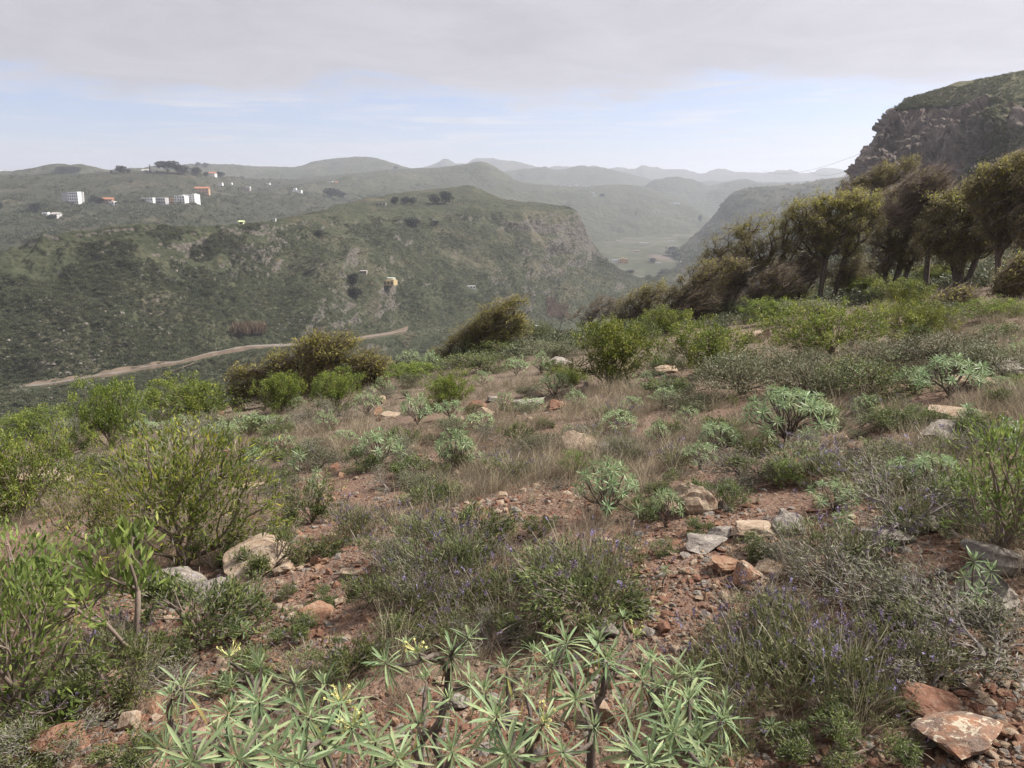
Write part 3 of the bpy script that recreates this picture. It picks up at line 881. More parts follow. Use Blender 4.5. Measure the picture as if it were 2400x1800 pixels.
building(VS, 880, 904, 482, 6, M_STONEWALL, 'ruined stone farmhouse on the plateau beside dark trees', 'farm_ruin', 'flat', 6, 0.05, 3, 1, cat='ruin', wings=[(0.3, 3, 1.0, 0.2, 3, 0.5, M_WHITE, 'gable_end')])
building(VS, 880, 925, 667, 9, M_OCHRE, 'low ochre farmhouse with a pale teal wing on the slope above the road', 'farmhouse', 'flat', 6.0, -0.25, 5, 1, roofmat=M_OCHRE, land='the ochre farmhouse', sink=0.5,
         wings=[(-0.22, 8.2, 0.85, 0.9, 4.0, 1.7, M_TEAL, 'teal_wing'), (0.36, 3.0, 1.25, 0.2, 3.0, 0.5, M_OCHRE, 'roof_room')])
building(VS, 842, 859, 640, 5, M_STONEWALL, 'flat stone outbuilding behind the ochre farmhouse', 'outbuilding', 'flat', 4, 0, 2, 1, parapet=False)
building(VS, 1092, 1116, 677, 7, M_WHITE, 'broken white wall below the rocky outcrop', 'wall_ruin', 'flat', 3, 0.2, 3, 1, cat='ruin', parapet=False)
building(VS, 1248, 1264, 774, 11, M_STONEWALL, 'small square stone hut near the valley bottom', 'stone_hut', 'flat', 4, 0, 2, 1, cat='hut', parapet=False)
VF = 'valley_floor'
building(VF, 1452, 1472, 618, 12, M_ORANGE, 'orange house with a lookout room on the valley floor', 'villa', 'flat', 10, -0.1, 4, 2, wings=[(-0.1, 5, 1.15, 0.3, 4, 0.3, M_OCHRE, 'lookout_room')], land='the orange villa')
building(VF, 1435, 1452, 616, 8, M_WHITE, 'white wing attached to the orange valley house', 'villa_wing', 'flat', 8, 0, 3, 1)
building(VF, 1596, 1606, 620, 7, M_WHITE, 'small white cube house on the valley floor', 'house', 'flat', 6, 0, 2, 1)
building(VF, 1537, 1550, 619, 4, M_WHITE, 'low white shed beside the valley track', 'shed', 'flat', 5, 0, 2, 1, cat='shed', parapet=False)
building(VF, 1486, 1500, 591, 3, M_PEACH, 'long pinkish barn between the fields', 'barn', 'flat', 5, 0, 2, 1, cat='barn', parapet=False)
building(VF, 1500, 1522, 573, 4, M_WHITE, 'long white greenhouse across the fields', 'greenhouse', 'flat', 8, 0.1, 4, 1, cat='greenhouse', parapet=False)
building(VF, 1568, 1583, 568, 3, M_WHITE, 'pale greenhouse at the foot of the dark hill', 'greenhouse', 'flat', 8, 0.2, 3, 1, cat='greenhouse', parapet=False)
building(VF, 1446, 1458, 566, 3, M_WHITE, 'small white shed at the back of the fields', 'shed', 'flat', 8, 0, 2, 1, cat='shed', parapet=False)
CH = 'cone_hill'
for k, (a, b, y, h, lab) in enumerate([
        (1314, 1326, 436, 4, 'white house at the near end of the far hilltop village'), (1330, 1343, 437, 4, 'second white house of the far hilltop village'),
        (1345, 1360, 437, 6, 'largest white house of the far hilltop village'), (1364, 1384, 438, 4, 'long white row in the far hilltop village'),
        (1388, 1397, 461, 6, 'white house below the far hilltop village'), (1380, 1394, 452, 3, 'long pale roof just under the far hilltop village'),
        (1510, 1516, 477, 4, 'small white house in the far terraced hollow'), (1570, 1594, 479, 5, 'long white greenhouse in the far terraced hollow'),
        (1540, 1546, 498, 4, 'white hut below the far terraced hollow'), (1528, 1536, 496, 3, 'grey hut below the far terraced hollow'),
        (1527, 1535, 472, 3, 'pale shed above the far terraced hollow')]):
    building(CH, a, b, y, h, M_WHITE, lab, 'house', 'flat', 10, 0, 2, 1, cat='house', parapet=False)


def mast(patch, px, py, hpx, label, arms=True, Y=None, lattice=False):
    p = on(patch, px, py) if Y is None else at(px, py, Y)
    s = np.linalg.norm(p - EYE) / F_PX
    h = hpx * s
    root = link('mast', None, loc=tuple(p))
    tag(root, label, 'mast')
    mb = MB()
    if lattice:
        for a, b in ((-1, -1), (1, -1), (1, 1), (-1, 1)):
            tube(mb, [[a * 1.0, b * 1.0, -1], [a * 0.3, b * 0.3, h]], 0.13, 4)
        for k in range(7):
            f0, f1 = k / 7, (k + 1) / 7
            r0, r1 = 1 - 0.7 * f0, 1 - 0.7 * f1
            for sx_ in (-1, 1):
                tube(mb, [[-r0, sx_ * r0, f0 * h], [r1, sx_ * r1, f1 * h]], 0.08, 4)
                tube(mb, [[sx_ * r0, -r0, f0 * h], [sx_ * r1, r1, f1 * h]], 0.08, 4)
    else:
        tube(mb, [[0, 0, -1], [0, 0, h]], [0.16, 0.11], 6)
    mb.build('post', M_POLE, root)
    if arms:
        mb = MB()
        box(mb, (0, 0, h * 0.93), (h * 0.22, 0.14, 0.14))
        mb.build('cross_arm', M_POLE, root)
    return p + np.array([0, 0, h * 0.95])


mast(BH, 196, 481, 31, 'grey lattice mast beside the white apartment block', lattice=True)
pa = mast(VS, 1500, 680, 26, 'thin utility pole standing behind the sharply leaning tree')
mast(VS, 1512, 676, 20, 'shorter utility pole behind the taller one past the leaning tree')
mast('cliff', 2203, 222, 13, 'lone antenna mast on the scrubby cliff top', arms=False)
mast('cliff', 2226, 212, 10, 'short antenna mast further up the cliff top', arms=False)


def cable(a, b, sag, label):
    tt = np.linspace(0, 1, 24)[:, None]
    P = a * (1 - tt) + b * tt - np.array([0, 0, 1.]) * (4 * sag * tt * (1 - tt))
    mb = MB()
    tube(mb, P - P[0], 0.05, 4)
    tag(link('power_cable', mb.mesh('power_cable', M_POLE), loc=tuple(P[0])), label, 'cable')


cable(at(2036, 352, 262), at(1790, 401, 560), 4, 'upper power cable sagging across the sky beside the cliff')
cable(at(2020, 386, 262), at(1900, 402, 560), 3, 'lower power cable close to the cliff')

# ---- leaf-built crowns for far trees
M_FARLEAF = leaf_mat('far_tree_leaves', [(0.0, (0.018, 0.024, 0.012)), (0.6, (0.035, 0.042, 0.02)), (1.0, (0.06, 0.065, 0.03))], 0.15)
M_BARK = bark_mat('dark_bark', (0.06, 0.048, 0.04), (0.20, 0.165, 0.14))


def rand_unit(n, r=rng):
    return unit(r.normal(size=(n, 3)))


def leaves(mb, B, D, L, W, tint=0.5, mat=0, form='d', droop=0.0, r=rng):
    """one small blade per row: 'd' a diamond, 'l' a lance of three segments"""
    n = len(B)
    L = np.broadcast_to(np.asarray(L, float), (n,))[:, None]
    W = np.broadcast_to(np.asarray(W, float), (n,))[:, None]
    S = unit(np.cross(D, rand_unit(n, r) * 0.6 + np.array([0, 0, 1.0])))
    tn = np.broadcast_to(np.asarray(tint, float), (n,))
    dz = np.array([0, 0, -1.0]) * L * droop
    if form == 'd':
        V = np.stack([B, B + D * L * 0.45 + S * W / 2 + dz * 0.2, B + D * L + dz, B + D * L * 0.45 - S * W / 2 + dz * 0.2], 1)
        mb.add(V.reshape(-1, 3), np.arange(n)[:, None] * 4 + np.arange(4)[None], mat, np.repeat(tn, 4))
    else:
        V = np.stack([B, B + D * L * 0.38 + S * W / 2 + dz * 0.14, B + D * L * 0.38 - S * W / 2 + dz * 0.14,
                      B + D * L * 0.75 + S * W * 0.42 + dz * 0.56, B + D * L * 0.75 - S * W * 0.42 + dz * 0.56, B + D * L + dz], 1)
        k = np.arange(n)[:, None] * 6
        mb.add(V.reshape(-1, 3), k + np.array([[1, 3, 4, 2]]), mat, np.repeat(tn, 6))
        mb.more(np.concatenate([k + np.array([[0, 1, 2]]), k + np.array([[3, 5, 4]])]), mat)


def blob_crown(shape, seed):
    r = np.random.default_rng(seed)
    mb, tb = MB(), MB()
    if shape == 'cypress':
        c = [(0, 0, 0.12 + 0.76 * k / 9, 0.13 * (1 - (k / 9.5) ** 1.6) + 0.03) for k in range(10)]
    elif shape == 'umbrella':
        c = [(r.uniform(-.36, .36), r.uniform(-.36, .36), 0.72 + r.uniform(-.08, .1), 0.2) for _ in range(14)]
    else:
        c = [(0.30 * math.cos(a) * q, 0.30 * math.sin(a) * q, 0.55 + r.uniform(-.22, .25), r.uniform(.16, .24)) for a, q in zip(r.uniform(0, 6.3, 13), r.uniform(0.1, 1, 13))]
    for (x, y, z, R) in c:
        n = 120
        d = rand_unit(n, r)
        B = np.array([x, y, z]) + d * R * r.uniform(0.7, 1.05, (n, 1))
        leaves(mb, B, unit(d + 0.7 * r.normal(size=(n, 3))), 0.10, 0.06, r.uniform(0, 1, n), r=r)
    tube(tb, [[0, 0, -0.15], [0.01, 0, 0.25], [-0.01, 0.01, 0.6]], [0.035, 0.028, 0.012], 6)
    for k in range(5):
        a = k * 1.3
        tube(tb, [[0, 0, 0.25], [0.12 * math.cos(a), 0.12 * math.sin(a), 0.45], [0.24 * math.cos(a), 0.24 * math.sin(a), 0.62]], [0.02, 0.014, 0.006], 5)
    return [('trunk', tb.mesh('trunk', M_BARK), None), ('crown', mb.mesh('crown', M_FARLEAF), None)]


FAR = {'round': [blob_crown('round', s_) for s_ in (1, 2, 3)], 'umbrella': [blob_crown('umbrella', 4)], 'cypress': [blob_crown('cypress', 5)]}


def place(name, parts, loc, rz=0.0, sc=(1, 1, 1), rot=None):
    root = link(name, None, loc=tuple(loc))
    root.rotation_euler = rot or (0, 0, rz)
    root.scale = sc if hasattr(sc, '__len__') else (sc, sc, sc)
    root.empty_display_size = 0.1
    for nm, me, mt in parts:
        c = link(nm, me, root)
        if nm in ('foliage', 'stalks', 'flowers', 'crown'):
            c['kind'] = 'stuff'
        if mt is not None:
            c.matrix_basis = mt
    return root


def far_tree(patch, px, py, wpx, hpx, shape, label, group='trees on the far slopes', k=0):
    p = on(patch, px, py)
    if p is None:
        p = at(px, py, 1150)
    s = np.linalg.norm(p - EYE) / F_PX
    prot = FAR[shape][k % len(FAR[shape])]
    o = place('tree', prot, p - np.array([0, 0, 0.04 * hpx * s]), px * 0.37, (wpx * s * 1.05, wpx * s * 1.05, hpx * s * 1.05))
    tag(o, label, 'tree', group)


for k, (pt, x, y, w_, h_, sh, lab) in enumerate([
        (BH, 283, 406, 24, 16, 'round', 'round dark tree alone on the skyline'), (BH, 301, 405, 11, 8, 'round', 'small bush-like tree beside the round skyline tree'),
        (BH, 261, 406, 6, 6, 'round', 'tiny tree at the far end of the skyline tree row'), (BH, 352, 405, 7, 17, 'cypress', 'pointed cypress rising above the skyline house'),
        (BH, 368, 405, 5, 7, 'cypress', 'small pointed tree beside the big dark skyline trees'), (BH, 393, 407, 46, 24, 'umbrella', 'broad flat-topped dark tree on the skyline'),
        (BH, 428, 409, 34, 20, 'round', 'dark rounded tree beside the broad skyline one'), (BH, 461, 411, 26, 17, 'round', 'dark tree left of the white skyline house'),
        (BH, 483, 413, 12, 9, 'round', 'small tree close beside the white skyline house'), (BH, 516, 415, 20, 12, 'round', 'low dark tree right of the white skyline house'),
        (BH, 84, 498, 22, 20, 'round', 'dark tree behind the ruined white cottages'), (BH, 122, 513, 20, 8, 'round', 'low dark bush in front of the white cottages'),
        (BH, 3, 490, 10, 14, 'round', 'dark tree cut by the picture edge'), (BH, 230, 477, 26, 13, 'round', 'dark tree beside the terracotta-roofed house'),
        (BH, 213, 474, 12, 8, 'round', 'small tree between the mast and the terracotta-roofed house'), (BH, 270, 481, 10, 7, 'round', 'small tree beside the white annex'),
        (BH, 218, 465, 10, 7, 'round', 'lone bush-tree above the terracotta-roofed house'),
        (VS, 925, 480, 22, 18, 'round', 'first dark tree of the plateau row'), (VS, 950, 480, 24, 19, 'round', 'second dark tree of the plateau row'),
        (VS, 966, 480, 20, 17, 'round', 'third dark tree of the plateau row'), (VS, 1018, 478, 30, 22, 'round', 'dark olive tree of the plateau pair'),
        (VS, 1044, 477, 34, 29, 'round', 'taller pale-topped tree of the plateau pair'),
        (VS, 829, 668, 26, 28, 'round', 'tall dark tree behind the ochre farmhouse'), (VS, 834, 696, 38, 24, 'round', 'wide brownish tree below the ochre farmhouse'),
        (VS, 902, 679, 24, 9, 'round', 'bush in front of the ochre farmhouse'), (VS, 748, 556, 22, 16, 'round', 'dark bush-tree in the middle of the spur slope'),
        (VS, 968, 528, 40, 18, 'round', 'brownish low tree on the upper spur'), (VS, 1022, 528, 16, 10, 'umbrella', 'small dark tree at the lip of the gully'),
        (BH, 775, 462, 44, 20, 'round', 'dark wooded hollow tree behind the spur'), (BH, 800, 462, 26, 14, 'round', 'smaller dark tree at the wooded hollow'),
        ('skyline_hill', 150, 404, 34, 10, 'umbrella', 'dark wood topping the left skyline mound'), ('skyline_hill', 176, 404, 30, 10, 'umbrella', 'dark tree at the steep end of the skyline mound'),
        ('skyline_hill', 464, 390, 12, 9, 'round', 'taller tree on the hazy skyline'), ('skyline_hill', 482, 391, 14, 9, 'round', 'pair-mate of the taller tree on the hazy skyline'),
        ('skyline_hill', 928, 396, 14, 7, 'round', 'tree on the shoulder between skyline hill and cone hill'),
        (VF, 1590, 600, 60, 14, 'round', 'broad dark tree mass beside the small white cube house'), (VF, 1478, 640, 24, 8, 'round', 'dark bushy tree in front of the fields'),
        (VF, 1530, 614, 20, 9, 'round', 'dark tree left of the low white shed'), (VF, 1560, 640, 34, 9, 'round', 'dark low tree near the valley track'), (VF, 1575, 588, 30, 10, 'round', 'tree clump behind the fields'),
        (CH, 1490, 505, 6, 8, 'cypress', 'pair of thin cypresses in the far terraced hollow'), (CH, 1640, 520, 10, 16, 'round', 'dark tree where the dark hill meets the terraces'),
        (CH, 1412, 462, 14, 8, 'round', 'dark tree beside the house below the hilltop village'),
        ]):
    far_tree(pt, x, y, w_, h_, sh, lab, k=k)

# ---- scrub on the far slopes: uncountable, one mass per slope
M_SCRUB = leaf_mat('slope_scrub', [(0.0, (0.048, 0.058, 0.030)), (0.45, (0.082, 0.092, 0.048)), (0.8, (0.125, 0.13, 0.070)), (1.0, (0.21, 0.20, 0.12))], 0.3, 0.12)
M_OUTCROP = plain('outcrop_rock', (0.17, 0.15, 0.13), 0.95, 0.35, 0.8)
PROTO_COL = {}


def scatter(name, protos, pos, rot, scl, idx, label, knd='stuff'):
    """many small copies of a few meshes on points, as ONE object"""
    colp = bpy.data.collections.new(name + '_sources')
    for k, me in enumerate(protos):
        ob = bpy.data.objects.new(name + '_source_%02d' % k, me)
        colp.objects.link(ob)
    me = bpy.data.meshes.new(name)
    n = len(pos)
    me.vertices.add(n)
    me.vertices.foreach_set('co', np.asarray(pos, float).ravel())
    a = me.attributes.new('rot', 'FLOAT_VECTOR', 'POINT')
    a.data.foreach_set('vector', np.asarray(rot, np.float32).ravel())
    a = me.attributes.new('scl', 'FLOAT_VECTOR', 'POINT')
    scl = np.asarray(scl, np.float32)
    if scl.ndim == 1:
        scl = np.repeat(scl[:, None], 3, 1)
    a.data.foreach_set('vector', scl.ravel())
    a = me.attributes.new('idx', 'INT', 'POINT')
    a.data.foreach_set('value', np.asarray(idx, np.int32))
    o = link(name, me)
    ng = bpy.data.node_groups.new(name + '_nodes', 'GeometryNodeTree')
    ng.interface.new_socket('Geometry', in_out='INPUT', socket_type='NodeSocketGeometry')
    ng.interface.new_socket('Geometry', in_out='OUTPUT', socket_type='NodeSocketGeometry')
    gi, go = ng.nodes.new('NodeGroupInput'), ng.nodes.new('NodeGroupOutput')
    ci = ng.nodes.new('GeometryNodeCollectionInfo')
    ci.inputs['Collection'].default_value = colp
    ci.inputs['Separate Children'].default_value = True
    ci.inputs['Reset Children'].default_value = True
    ip = ng.nodes.new('GeometryNodeInstanceOnPoints')
    ip.inputs['Pick Instance'].default_value = True
    for nm, ty, sk in (('rot', 'FLOAT_VECTOR', 'Rotation'), ('scl', 'FLOAT_VECTOR', 'Scale'), ('idx', 'INT', 'Instance Index')):
        na = ng.nodes.new('GeometryNodeInputNamedAttribute')
        na.data_type = ty
        na.inputs['Name'].default_value = nm
        ng.links.new(na.outputs['Attribute'], ip.inputs[sk])
    ng.links.new(gi.outputs[0], ip.inputs['Points'])
    ng.links.new(ci.outputs[0], ip.inputs['Instance'])
    ng.links.new(ip.outputs[0], go.inputs[0])
    md = o.modifiers.new('scatter', 'NODES')
    md.node_group = ng
    return kind(o, knd, label)


def clump(seed, n=90, flat=0.7, L=0.2, W=0.12):
    r = np.random.default_rng(seed)
    mb = MB()
    d = rand_unit(n, r)
    d[:, 2] = np.abs(d[:, 2])
    cen = r.normal(size=(5, 3)) * np.array([0.28, 0.28, 0.1])
    B = cen[r.integers(0, 5, n)] + d * np.array([0.33, 0.33, 0.5 * flat]) * r.uniform(0.5, 1, (n, 1))
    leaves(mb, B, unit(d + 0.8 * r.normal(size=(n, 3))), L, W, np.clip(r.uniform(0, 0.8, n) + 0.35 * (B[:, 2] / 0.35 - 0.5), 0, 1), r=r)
    return mb.mesh('scrub', M_SCRUB)


import bmesh


def hull(seed, n=15, flat=0.45, mat=None, name='stone'):
    r = np.random.default_rng(seed)
    p = rand_unit(n, r) * np.array([0.5, r.uniform(0.32, 0.46), flat * 0.5]) * r.uniform(0.8, 1.0, (n, 1))
    p[:, 2] = np.clip(p[:, 2], -flat * 0.3, flat * 0.36)
    bm = bmesh.new()
    for q in p:
        bm.verts.new(q)
    res = bmesh.ops.convex_hull(bm, input=list(bm.verts))
    bmesh.ops.delete(bm, geom=[g for g in res['geom_interior'] if isinstance(g, bmesh.types.BMVert)], context='VERTS')
    me = bpy.data.meshes.new(name)
    bm.to_mesh(me)
    bm.free()
    if mat:
        me.materials.append(mat)
    return me


def slope_points(patch, n, vmin, vmax, seed, umin=0.0, umax=1.0):
    """random points on a terrain sheet"""
    P = PATCH[patch]['P']
    nv, nu = P.shape[:2]
    r = np.random.default_rng(seed)
    a = r.uniform(vmin * (nv - 1), vmax * (nv - 1) - 1e-3, n)
    b = r.uniform(umin * (nu - 1), umax * (nu - 1) - 1e-3, n)
    i, j = a.astype(int), b.astype(int)
    fa, fb = (a - i)[:, None], (b - j)[:, None]
    return (P[i, j] * (1 - fa) * (1 - fb) + P[i + 1, j] * fa * (1 - fb) + P[i, j + 1] * (1 - fa) * fb + P[i + 1, j + 1] * fa * fb)


def slope_scrub(name, patch, n, vmin, vmax, smin, smax, seed, label, umin=0.0, umax=1.0, rocks=0.0, avoid=None):
    r = np.random.default_rng(seed)
    p = slope_points(patch, n, vmin, vmax, seed, umin, umax)
    dens = fbm(p / 22, 3, seed) * 0.35 + 0.75
    keep = r.uniform(0, 1, n) < dens
    if avoid is not None:
        keep &= ~avoid(p)
    p = p[keep]
    n = len(p)
    s = (smin + (smax - smin) * r.uniform(0, 1, n) ** 2.2) * (1 + 0.35 * np.clip(fbm(p / 30, 2, seed + 4), -1, 1))
    idx = r.integers(0, 6, n)
    protos = SCRUB
    if rocks:
        protos = SCRUB + ROCKLETS
        rk = (r.uniform(0, 1, n) < rocks * np.clip(0.25 + 1.6 * fbm(p / 26, 3, seed + 9), 0, 3))
        idx = np.where(rk, 6 + r.integers(0, 3, n), idx)
        s = np.where(rk, s * 1.1, s)
    rot = np.stack([r.normal(0, .12, n), r.normal(0, .12, n), r.uniform(0, 6.28, n)], -1)
    scatter(name, protos, p, rot, s, idx, label)


SCRUB = [clump(200 + k) for k in range(6)]
ROCKLETS = [hull(300 + k, 14, 0.7, M_OUTCROP) for k in range(3)]


def near_road(p):
    x, y = proj(p)
    yr = np.interp(x, [q[0] for q in A_ROAD], [q[1] for q in A_ROAD])
    near = (x < 955) & (np.abs(y - yr - 2) < 5)
    for x0, x1, y0, y1 in ((878, 928, 640, 690), (1246, 1266, 762, 790), (1086, 1120, 668, 690), (840, 862, 632, 650), (876, 908, 474, 492)):
        near |= (x > x0) & (x < x1) & (y > y0) & (y < y1)
    return near


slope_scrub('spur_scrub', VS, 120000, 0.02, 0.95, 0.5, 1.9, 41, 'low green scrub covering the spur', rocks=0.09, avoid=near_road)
slope_scrub('back_slope_scrub', BH, 9000, 0.1, 0.78, 2.0, 7.0, 42, 'dull scrub dotting the back hillside')
slope_scrub('cliff_top_scrub', 'cliff', 6000, 0.79, 0.98, 0.25, 0.85, 43, 'scrub along the cliff top', 0.1, 0.8)
slope_scrub('scree_scrub', 'cliff', 5000, 0.02, 0.75, 0.3, 0.9, 44, 'scrub and loose rock on the scree below the cliff', 0.62, 0.95, rocks=0.5)
slope_scrub('cliff_foot_scrub', 'cliff', 5000, 0.02, 0.16, 0.5, 2.0, 45, 'scrub at the foot of the cliff', 0.1, 0.7)
slope_scrub('dark_hill_scrub', 'right_valley_hill', 5000, 0.15, 0.68, 3.0, 8.0, 46, 'scrub on the dark hill closing the valley')

# reed beds and bare patches across the valley
M_REED = leaf_mat('dry_reeds', [(0.0, (0.13, 0.085, 0.06)), (0.6, (0.20, 0.14, 0.10)), (1.0, (0.27, 0.20, 0.14))], 0.2)


def reeds(px0, px1, py0, py1, n, hm, label):
    r = np.random.default_rng(int(px0))
    mb = MB()
    P0 = on(VS, (px0 + px1) / 2, (py0 + py1) / 2)
    for _ in range(n):
        q = on(VS, r.uniform(px0, px1), r.uniform(py0, py1))
        if q is None:
            continue
        k = 8
        B = q - P0 + r.normal(size=(k, 3)) * np.array([0.8, 0.8, 0.1])
        leaves(mb, B, unit(r.normal(size=(k, 3)) * 0.25 + np.array([0.1, 0, 1])), r.uniform(0.6, 1.2, k) * hm, 0.45, r.uniform(0, 1, k), r=r)
    o = link('reed_bed', mb.mesh('reed_bed', M_REED), loc=tuple(P0))
    tag(o, label, 'reeds')


reeds(548, 618, 772, 785, 170, 4.0, 'brown dry reed bed just above the road')
reeds(1282, 1330, 715, 745, 160, 3.0, 'brown reed patch low on the slope behind the lone tree')
reeds(1280, 1300, 703, 712, 50, 3.0, 'small brown reed patch above the larger one')

# ---------------------------------------------------------------- plants of the near hillside
WIND = unit(np.array([1.0, 0.1, 0.62]))
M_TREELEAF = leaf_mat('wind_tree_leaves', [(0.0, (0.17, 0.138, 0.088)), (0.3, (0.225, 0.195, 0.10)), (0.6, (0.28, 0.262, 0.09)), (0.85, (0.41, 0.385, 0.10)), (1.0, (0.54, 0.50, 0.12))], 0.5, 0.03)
M_TWIG = bark_mat('twigs', (0.14, 0.105, 0.082), (0.28, 0.225, 0.185), 6)
M_GREYTWIG = bark_mat('bleached_twigs', (0.13, 0.112, 0.098), (0.30, 0.27, 0.24), 20)
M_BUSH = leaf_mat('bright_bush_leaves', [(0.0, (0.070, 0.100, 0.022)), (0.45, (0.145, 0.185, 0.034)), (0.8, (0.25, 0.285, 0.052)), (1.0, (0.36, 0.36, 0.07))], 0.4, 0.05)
M_AIRY = leaf_mat('airy_shrub_leaves', [(0.0, (0.060, 0.085, 0.018)), (0.4, (0.12, 0.155, 0.03)), (0.75, (0.22, 0.255, 0.05)), (1.0, (0.42, 0.40, 0.06))], 0.4, 0.04)
M_BROAD = leaf_mat('broad_shrub_leaves', [(0.0, (0.07, 0.105, 0.026)), (0.5, (0.155, 0.215, 0.05)), (0.85, (0.26, 0.325, 0.085)), (1.0, (0.40, 0.42, 0.13))], 0.4, 0.04)
M_LOW = leaf_mat('low_shrub_leaves', [(0.0, (0.045, 0.065, 0.020)), (0.5, (0.105, 0.13, 0.040)), (0.85, (0.19, 0.215, 0.065)), (1.0, (0.29, 0.31, 0.10))], 0.3, 0.05)
M_GREYG = leaf_mat('grey_shrub_leaves', [(0.0, (0.072, 0.075, 0.040)), (0.5, (0.135, 0.142, 0.075)), (0.85, (0.21, 0.215, 0.12)), (1.0, (0.28, 0.28, 0.165))], 0.25, 0.05)
M_EUPH = leaf_mat('euphorbia_leaves', [(0.0, (0.11, 0.168, 0.082)), (0.4, (0.20, 0.282, 0.140)), (0.8, (0.305, 0.395, 0.205)), (0.95, (0.41, 0.48, 0.25)), (0.98, (0.46, 0.38, 0.12)), (1.0, (0.30, 0.20, 0.09))], 0.35, 0.06, 0.45, 0.22)
M_ESTEM = bark_mat('euphorbia_stem', (0.065, 0.05, 0.043), (0.19, 0.155, 0.13), 30)
M_FLOWER = plain('yellow_flower', (0.56, 0.53, 0.22), 0.6, 0.15, 40)
M_LAVLEAF = leaf_mat('lavender_leaves', [(0.0, (0.075, 0.088, 0.038)), (0.5, (0.14, 0.155, 0.066)), (1.0, (0.24, 0.255, 0.11))], 0.3)
M_LAVSTALK = leaf_mat('lavender_stalks', [(0.0, (0.15, 0.125, 0.09)), (0.5, (0.26, 0.225, 0.165)), (1.0, (0.36, 0.32, 0.24))], 0.2)
M_LAVHEAD = leaf_mat('lavender_flowers', [(0.0, (0.10, 0.075, 0.095)), (0.4, (0.18, 0.14, 0.20)), (0.7, (0.30, 0.25, 0.48)), (1.0, (0.46, 0.41, 0.68))], 0.3)
M_STRAW = leaf_mat('dry_grass_blades', [(0.0, (0.13, 0.108, 0.078)), (0.4, (0.25, 0.208, 0.15)), (0.8, (0.40, 0.335, 0.235)), (1.0, (0.52, 0.445, 0.29))], 0.3, 0.03)


def skeleton(root, tips, r, alpha=0.5, seg=0.12, curve=0.4, jit=0.06, trunk=(), up=0.3):
    """greedy branching: every tip is joined to the node that gives a short, smooth way back to the root"""
    dist0 = np.linalg.norm(tips - root, axis=1)
    cap = int(sum(4 * len(t_) for t_ in trunk) + (dist0 / seg + 4).sum() * 2) + 64
    pos, dr, pl, par = np.zeros((cap, 3)), np.zeros((cap, 3)), np.zeros(cap), np.full(cap, -1)
    pos[0], dr[0], n = root, (0, 0, 1.0), 1

    def push(p, prev):
        nonlocal n
        v = p - pos[prev]
        ln = math.sqrt(v[0] * v[0] + v[1] * v[1] + v[2] * v[2])
        pos[n], dr[n], pl[n], par[n] = p, v / max(ln, 1e-9), pl[prev] + ln, prev
        n += 1
        return n - 1

    for tr in trunk:
        prev = 0
        for p in pchip(np.arange(len(tr) + 1), np.vstack([root, tr]), np.linspace(0, len(tr), 4 * len(tr) + 1))[1:]:
            prev = push(p, prev)
    ends = []
    for k in np.argsort(dist0):
        t = tips[k]
        d = t - pos[:n]
        dist = np.sqrt((d * d).sum(1))
        cost = dist * 1.25 - 0.45 * (d * dr[:n]).sum(1) + alpha * pl[:n]
        if trunk:
            cost[0] += 3 * dist[0]
        j = int(np.argmin(cost))
        dj = dist[j]
        m = max(2, int(dj / seg) + 1)
        if n + m + 2 > cap:
            break
        c1 = pos[j] + dr[j] * dj * curve
        c2 = t - unit(d[j] + np.array([0, 0, up]) * dj) * dj * 0.25
        f = np.linspace(0, 1, m + 1)[1:, None]
        Q = (1 - f) ** 3 * pos[j] + 3 * (1 - f) ** 2 * f * c1 + 3 * (1 - f) * f * f * c2 + f ** 3 * t
        Q[:-1] += r.normal(size=(m - 1, 3)) * jit * dj * 0.4
        prev = j
        for p in Q:
            prev = push(p, prev)
        ends.append(prev)
    pos, par, dr = pos[:n], par[:n], dr[:n]
    cnt = np.zeros(n)
    cnt[ends] += 1
    for i in range(n - 1, 0, -1):
        cnt[par[i]] += cnt[i]
    return pos, par, np.maximum(cnt, 0.6), dr


def stems_mesh(mb, sk, r_tip, power=0.5, sides=5, mat=0, rmax=9.0, rng_=None):
    pos, par, cnt, dr = sk
    kids = [[] for _ in pos]
    for i in range(1, len(pos)):
        kids[par[i]].append(i)
    R = np.minimum(r_tip * cnt ** power, rmax)
    done = np.zeros(len(pos), bool)
    starts = [(-1, 0)]
    for i in range(len(pos)):
        if kids[i]:
            main = max(kids[i], key=lambda c: cnt[c])
            for c in kids[i]:
                if c != main:
                    starts.append((i, c))
    for a, b in starts:
        ch = [] if a < 0 else [a]
        i = b
        while True:
            ch.append(i)
            if not kids[i]:
                break
            i = max(kids[i], key=lambda c: cnt[c])
        if len(ch) < 2:
            continue
        rr = R[ch].copy()
        if a >= 0:
            rr[0] = min(rr[0], rr[1] * 1.25)
        rr[-1] *= 0.55
        tube(mb, pos[ch], rr, sides if rr.max() > 2 * r_tip else max(3, sides - 2), mat, 0.5)


def ribbon_twigs(mb, B, D, L, W, mat, r, tint=None):
    n = len(B)
    leaves(mb, B, D, L, W, r.uniform(0, 1, n) if tint is None else tint, mat, 'd', 0.0, r)


def tuft(mb, c, n, R, dirb, spread, L, W, tint0, tint1, r, mat=0, form='d', aniso=None, droop=0.0):
    """leaves around a twig end"""
    off = r.normal(size=(n, 3)) * R * 0.55
    if aniso is not None:
        off = off + aniso * r.uniform(-0.9, 0.9, (n, 1)) * R
    D = unit(np.asarray(dirb) + spread * rand_unit(n, r))
    leaves(mb, c + off, D, L * r.uniform(0.7, 1.25, n), W, r.uniform(tint0, tint1, n), mat, form, droop, r)


